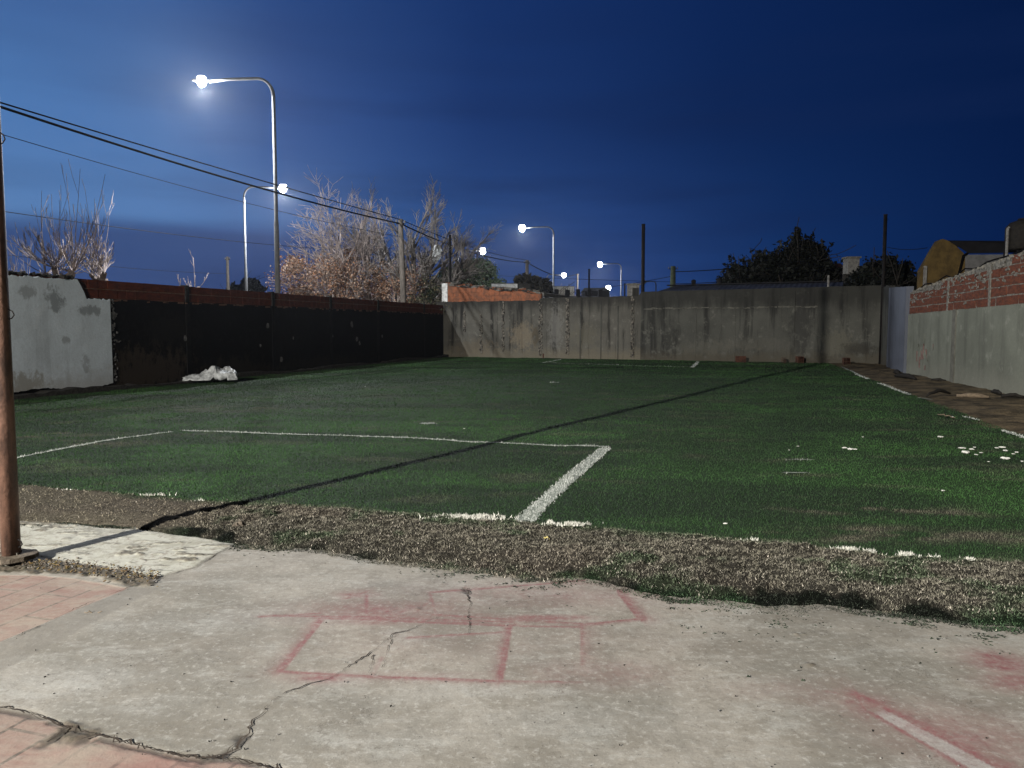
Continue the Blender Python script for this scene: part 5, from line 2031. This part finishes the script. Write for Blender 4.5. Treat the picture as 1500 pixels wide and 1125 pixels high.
sheet.rotation_euler = (0, 0, .30)
mod = sheet.modifiers.new('s', 'SOLIDIFY')
mod.thickness = .006
tag(sheet, 'crumpled white plastic sheet lying against the foot of the black wall', 'plastic sheet')


def rock(name, px, py, r, mat, label, cat, sq=(1, 1, .7), z=0.02, seed=0, group=None, rz=0.0, amp=.25):
    q_ = G(px, py)
    me_ = bpy.data.meshes.new(name)
    b2 = bmesh.new()
    bmesh.ops.create_icosphere(b2, subdivisions=3, radius=r)
    rr2 = random.Random(seed)
    ph = [rr2.uniform(0, 6) for _ in range(6)]
    for v in b2.verts:
        n_ = v.co.normalized()
        k = 1 + amp * (math.sin(n_.x * 4 + ph[0]) * math.sin(n_.y * 5 + ph[1]) + .6 * math.sin(n_.z * 9 + ph[2]) * math.sin(n_.x * 8 + ph[3])) + rr2.uniform(-.04, .04)
        v.co = Vector((n_.x * sq[0], n_.y * sq[1], n_.z * sq[2])) * r * k
    b2.to_mesh(me_)
    b2.free()
    o2 = link_mesh(name, me_, mat)
    o2.location = (q_.x, q_.y, z + r * sq[2] * .8)
    o2.rotation_euler = (0, 0, rz)
    return tag(o2, label, cat, group)


yq = G(801, 795)
_, yz = strip_pt(np.array([yq.x]), np.array([(yq.y - float(ey(yq.x))) / (float(ty(yq.x)) - float(ey(yq.x)))]))
rock('foam_lump', 801, 797, .034, YELLOWS, 'small pale yellow foam lump on the dry strip below the goal line', 'foam lump', z=float(yz[0]) - .005, seed=3)
rock('soil_clod', 350, 778, .045, DIRTM, 'dark clod of earth on the strip edge near the left', 'clod', z=.02, seed=5)
def scrap_label(px, py):
    one = {(1377, 643): 'flat white scrap lying alone up and left of the scrap clusters', (1237, 659): 'leftmost of three scraps in a short row on the turf', (1245, 661): 'middle and largest of three scraps in a short row',
           (1252, 661): 'rightmost of three scraps in a short row on the turf', (1169, 657): 'tiny white speck left of the row of three scraps', (1156, 663): 'tiny white speck farthest left on the right half turf',
           (1381, 723): 'lone white speck below the scrap clusters', (1264, 643): 'tiny white speck just above the row of three scraps', (1062, 773): 'lone white speck near the dry strip, right of the goal line corner',
           (1395, 613): 'small white speck near the right edge of the turf, close to the earth', (680, 632): 'white speck right of the painted spot above the long line', (535, 567): 'tiny pale speck on the far left turf',
           (1414, 668): 'largest white scrap, in the left cluster near the right edge', (1472, 676): 'largest scrap of the right cluster at the picture edge', (1409, 661): 'second largest scrap, at the left end of the left cluster'}
    two = {(1423, 663): 'small scrap just right of the largest scrap in the left cluster', (1427, 660): 'topmost small scrap of the left cluster', (1430, 671): 'lower small scrap of the left cluster',
           (1437, 668): 'small scrap at the right end of the left cluster', (1448, 680): 'tiny scrap below and between the two clusters', (1460, 661): 'small scrap at the left end of the right cluster',
           (1468, 660): 'topmost oval scrap of the right cluster', (1473, 665): 'middle oval scrap of the right cluster', (1484, 670): 'small scrap on the right side of the right cluster',
           (1489, 667): 'upper small scrap at the far right of the right cluster', (1497, 680): 'small scrap cut by the right picture edge'}
    one.update(two)
    return one.get((px, py), 'small white scrap in the left cluster on the right turf' if px < 1450 else 'small white scrap in the right cluster at the turf edge')


# lime-white scraps on the turf at the right
R = random.Random(77)
scr = [(1409, 661, .055), (1414, 668, .085), (1423, 663, .04), (1427, 660, .03), (1430, 671, .03), (1437, 668, .03), (1460, 661, .035), (1468, 660, .05), (1473, 665, .05), (1472, 676, .07), (1484, 670, .03), (1489, 667, .035), (1448, 680, .02), (1497, 680, .03),
       (1377, 643, .05), (1169, 657, .025), (1156, 663, .02), (1237, 659, .045), (1245, 661, .06), (1252, 661, .04), (1381, 723, .03), (1264, 643, .02), (1062, 773, .025), (1395, 613, .03), (680, 632, .02), (535, 567, .03)]
for k, (px, py, r_) in enumerate(scr):
    q = G(px, py)
    rock('white_scrap', px, py, r_ * .55, DEBRIS_W, scrap_label(px, py), 'scrap', sq=(1.3, .9, .3), z=float(turf_z(q.x, q.y)) + .012, seed=k,
         group='white scraps scattered on the turf', rz=k * 1.3, amp=.35)

# boards and dark debris along the right wall
def stick(name, px0, py0, px1, py1, r, mat, label, cat, bend=.05, flat=.4, z=.07, group=None):
    a_, b_ = G(px0, py0), G(px1, py1)
    m_ = MB()
    pts_ = []
    for k in range(9):
        t = k / 8
        p_ = a_.lerp(b_, t)
        p_.z = z + bend * math.sin(t * math.pi) + random.uniform(-.012, .012)
        p_.x += random.uniform(-.02, .02)
        pts_.append(p_ - a_)
    m_.tube(pts_, [r * .6 * (.5 + .7 * math.sin(math.pi * (k + .6) / 9.2)) for k in range(9)], 7)
    o2 = m_.build(name, mat, smooth_=True)
    o2.location = a_
    return tag(o2, label, cat, group)


stick('log', 1402, 584, 1448, 586, .085, DRYWOOD, 'short pale brown log on the earth by the right wall', 'log', .02)
stick('branch', 1358, 584, 1392, 581, .06, BLACKW, 'dark curved branch lying left of the pale log', 'branch', .10)
stick('branch', 1312, 554, 1341, 558, .11, BLACKW, 'dark heap of branch near the right corner, longer of two', 'branch', .06)
stick('branch', 1310, 548, 1317, 550, .12, BLACKW, 'short dark stump near the right corner', 'branch', .04)
stick('branch', 1364, 560, 1385, 561, .06, BLACKW, 'thin dark stick by the foot of the brick wall', 'branch', .03)
stick('branch', 1452, 578, 1466, 581, .07, BLACKW, 'small dark stick behind the pale log', 'branch', .03)
stick('branch', 1466, 585, 1500, 586, .06, BLACKW, 'dark stick at the right edge by the foot of the wall', 'branch', .05)
stick('branch', 1338, 545, 1352, 548, .06, BLACKW, 'small dark twig where the wall meets the bluish pier', 'branch', .02)
stick('twig', 1372, 612, 1400, 618, .016, DRYWOOD, 'thin pale twig on the earth margin', 'twig', .01)

# litter on the dirt patch beside the foreground pole
m = MB()
for k in range(520):
    px, py = random.uniform(10, 232), 0
    t = (px - 10) / 222
    py = 822 + 26 * t + random.gauss(0, 5)
    q = G(px, py)
    m.box((q.x, q.y, .012 + random.uniform(0, .01)), (random.uniform(.004, .020), random.uniform(.003, .011), random.uniform(.002, .007)), rz=random.uniform(0, 3), ry=random.uniform(-.5, .5), jit=.002, mi=random.choice([0, 0, 0, 1, 1, 2]))
tag(m.build('ground_litter', [DIRTM, mat_simple('leaf_litter', (.15, .12, .05), (.10, .06, .03), 20), CONC_PALE]), 'crumbs of soil, leaves and chips in the gap by the foreground pole', 'litter', kind='stuff')
stick('twig', 124, 899, 146, 898, .004, DRYWOOD, 'thin brown twig on the concrete beside the red tiles', 'twig', .0, z=.008)
m = MB()
for k in range(260):
    px, py = random.uniform(0, 1500), random.uniform(810, 1125)
    q = G(px, py)
    if q.y > float(ey(q.x)) - .05:
        continue
    s = random.choice([.0015, .002, .002, .003, .0045])
    m.box((q.x, q.y, .004), (s * random.uniform(.8, 2), s, s), rz=random.uniform(0, 3), jit=s * .2, mi=random.choice([0, 0, 1]))
tag(m.build('grit', [BLACKW, CONC_PALE]), 'loose grit and small stones scattered over the concrete', 'grit', kind='stuff')

# ------------------------------------------------------------------ thin haze volume added to make the halos round the lamps
hz = bpy.data.materials.new('halo_haze')
hz.use_nodes = True
ht = hz.node_tree
for n_ in list(ht.nodes):
    ht.nodes.remove(n_)
ho = N(ht, 'ShaderNodeOutputMaterial')
hv = N(ht, 'ShaderNodeVolumePrincipled')
hv.inputs['Density'].default_value = 0.00020
hv.inputs['Color'].default_value = (.9, .93, 1, 1)
hv.inputs['Anisotropy'].default_value = 0.80
lk(ht, hv.outputs[0], ho.inputs['Volume'])
m = MB()
m.box((0, 0, 6.4), (970, 970, 14.8))
tag(m.build('haze', hz), kind='stuff', label='thin haze added to make halos round the street lamps')
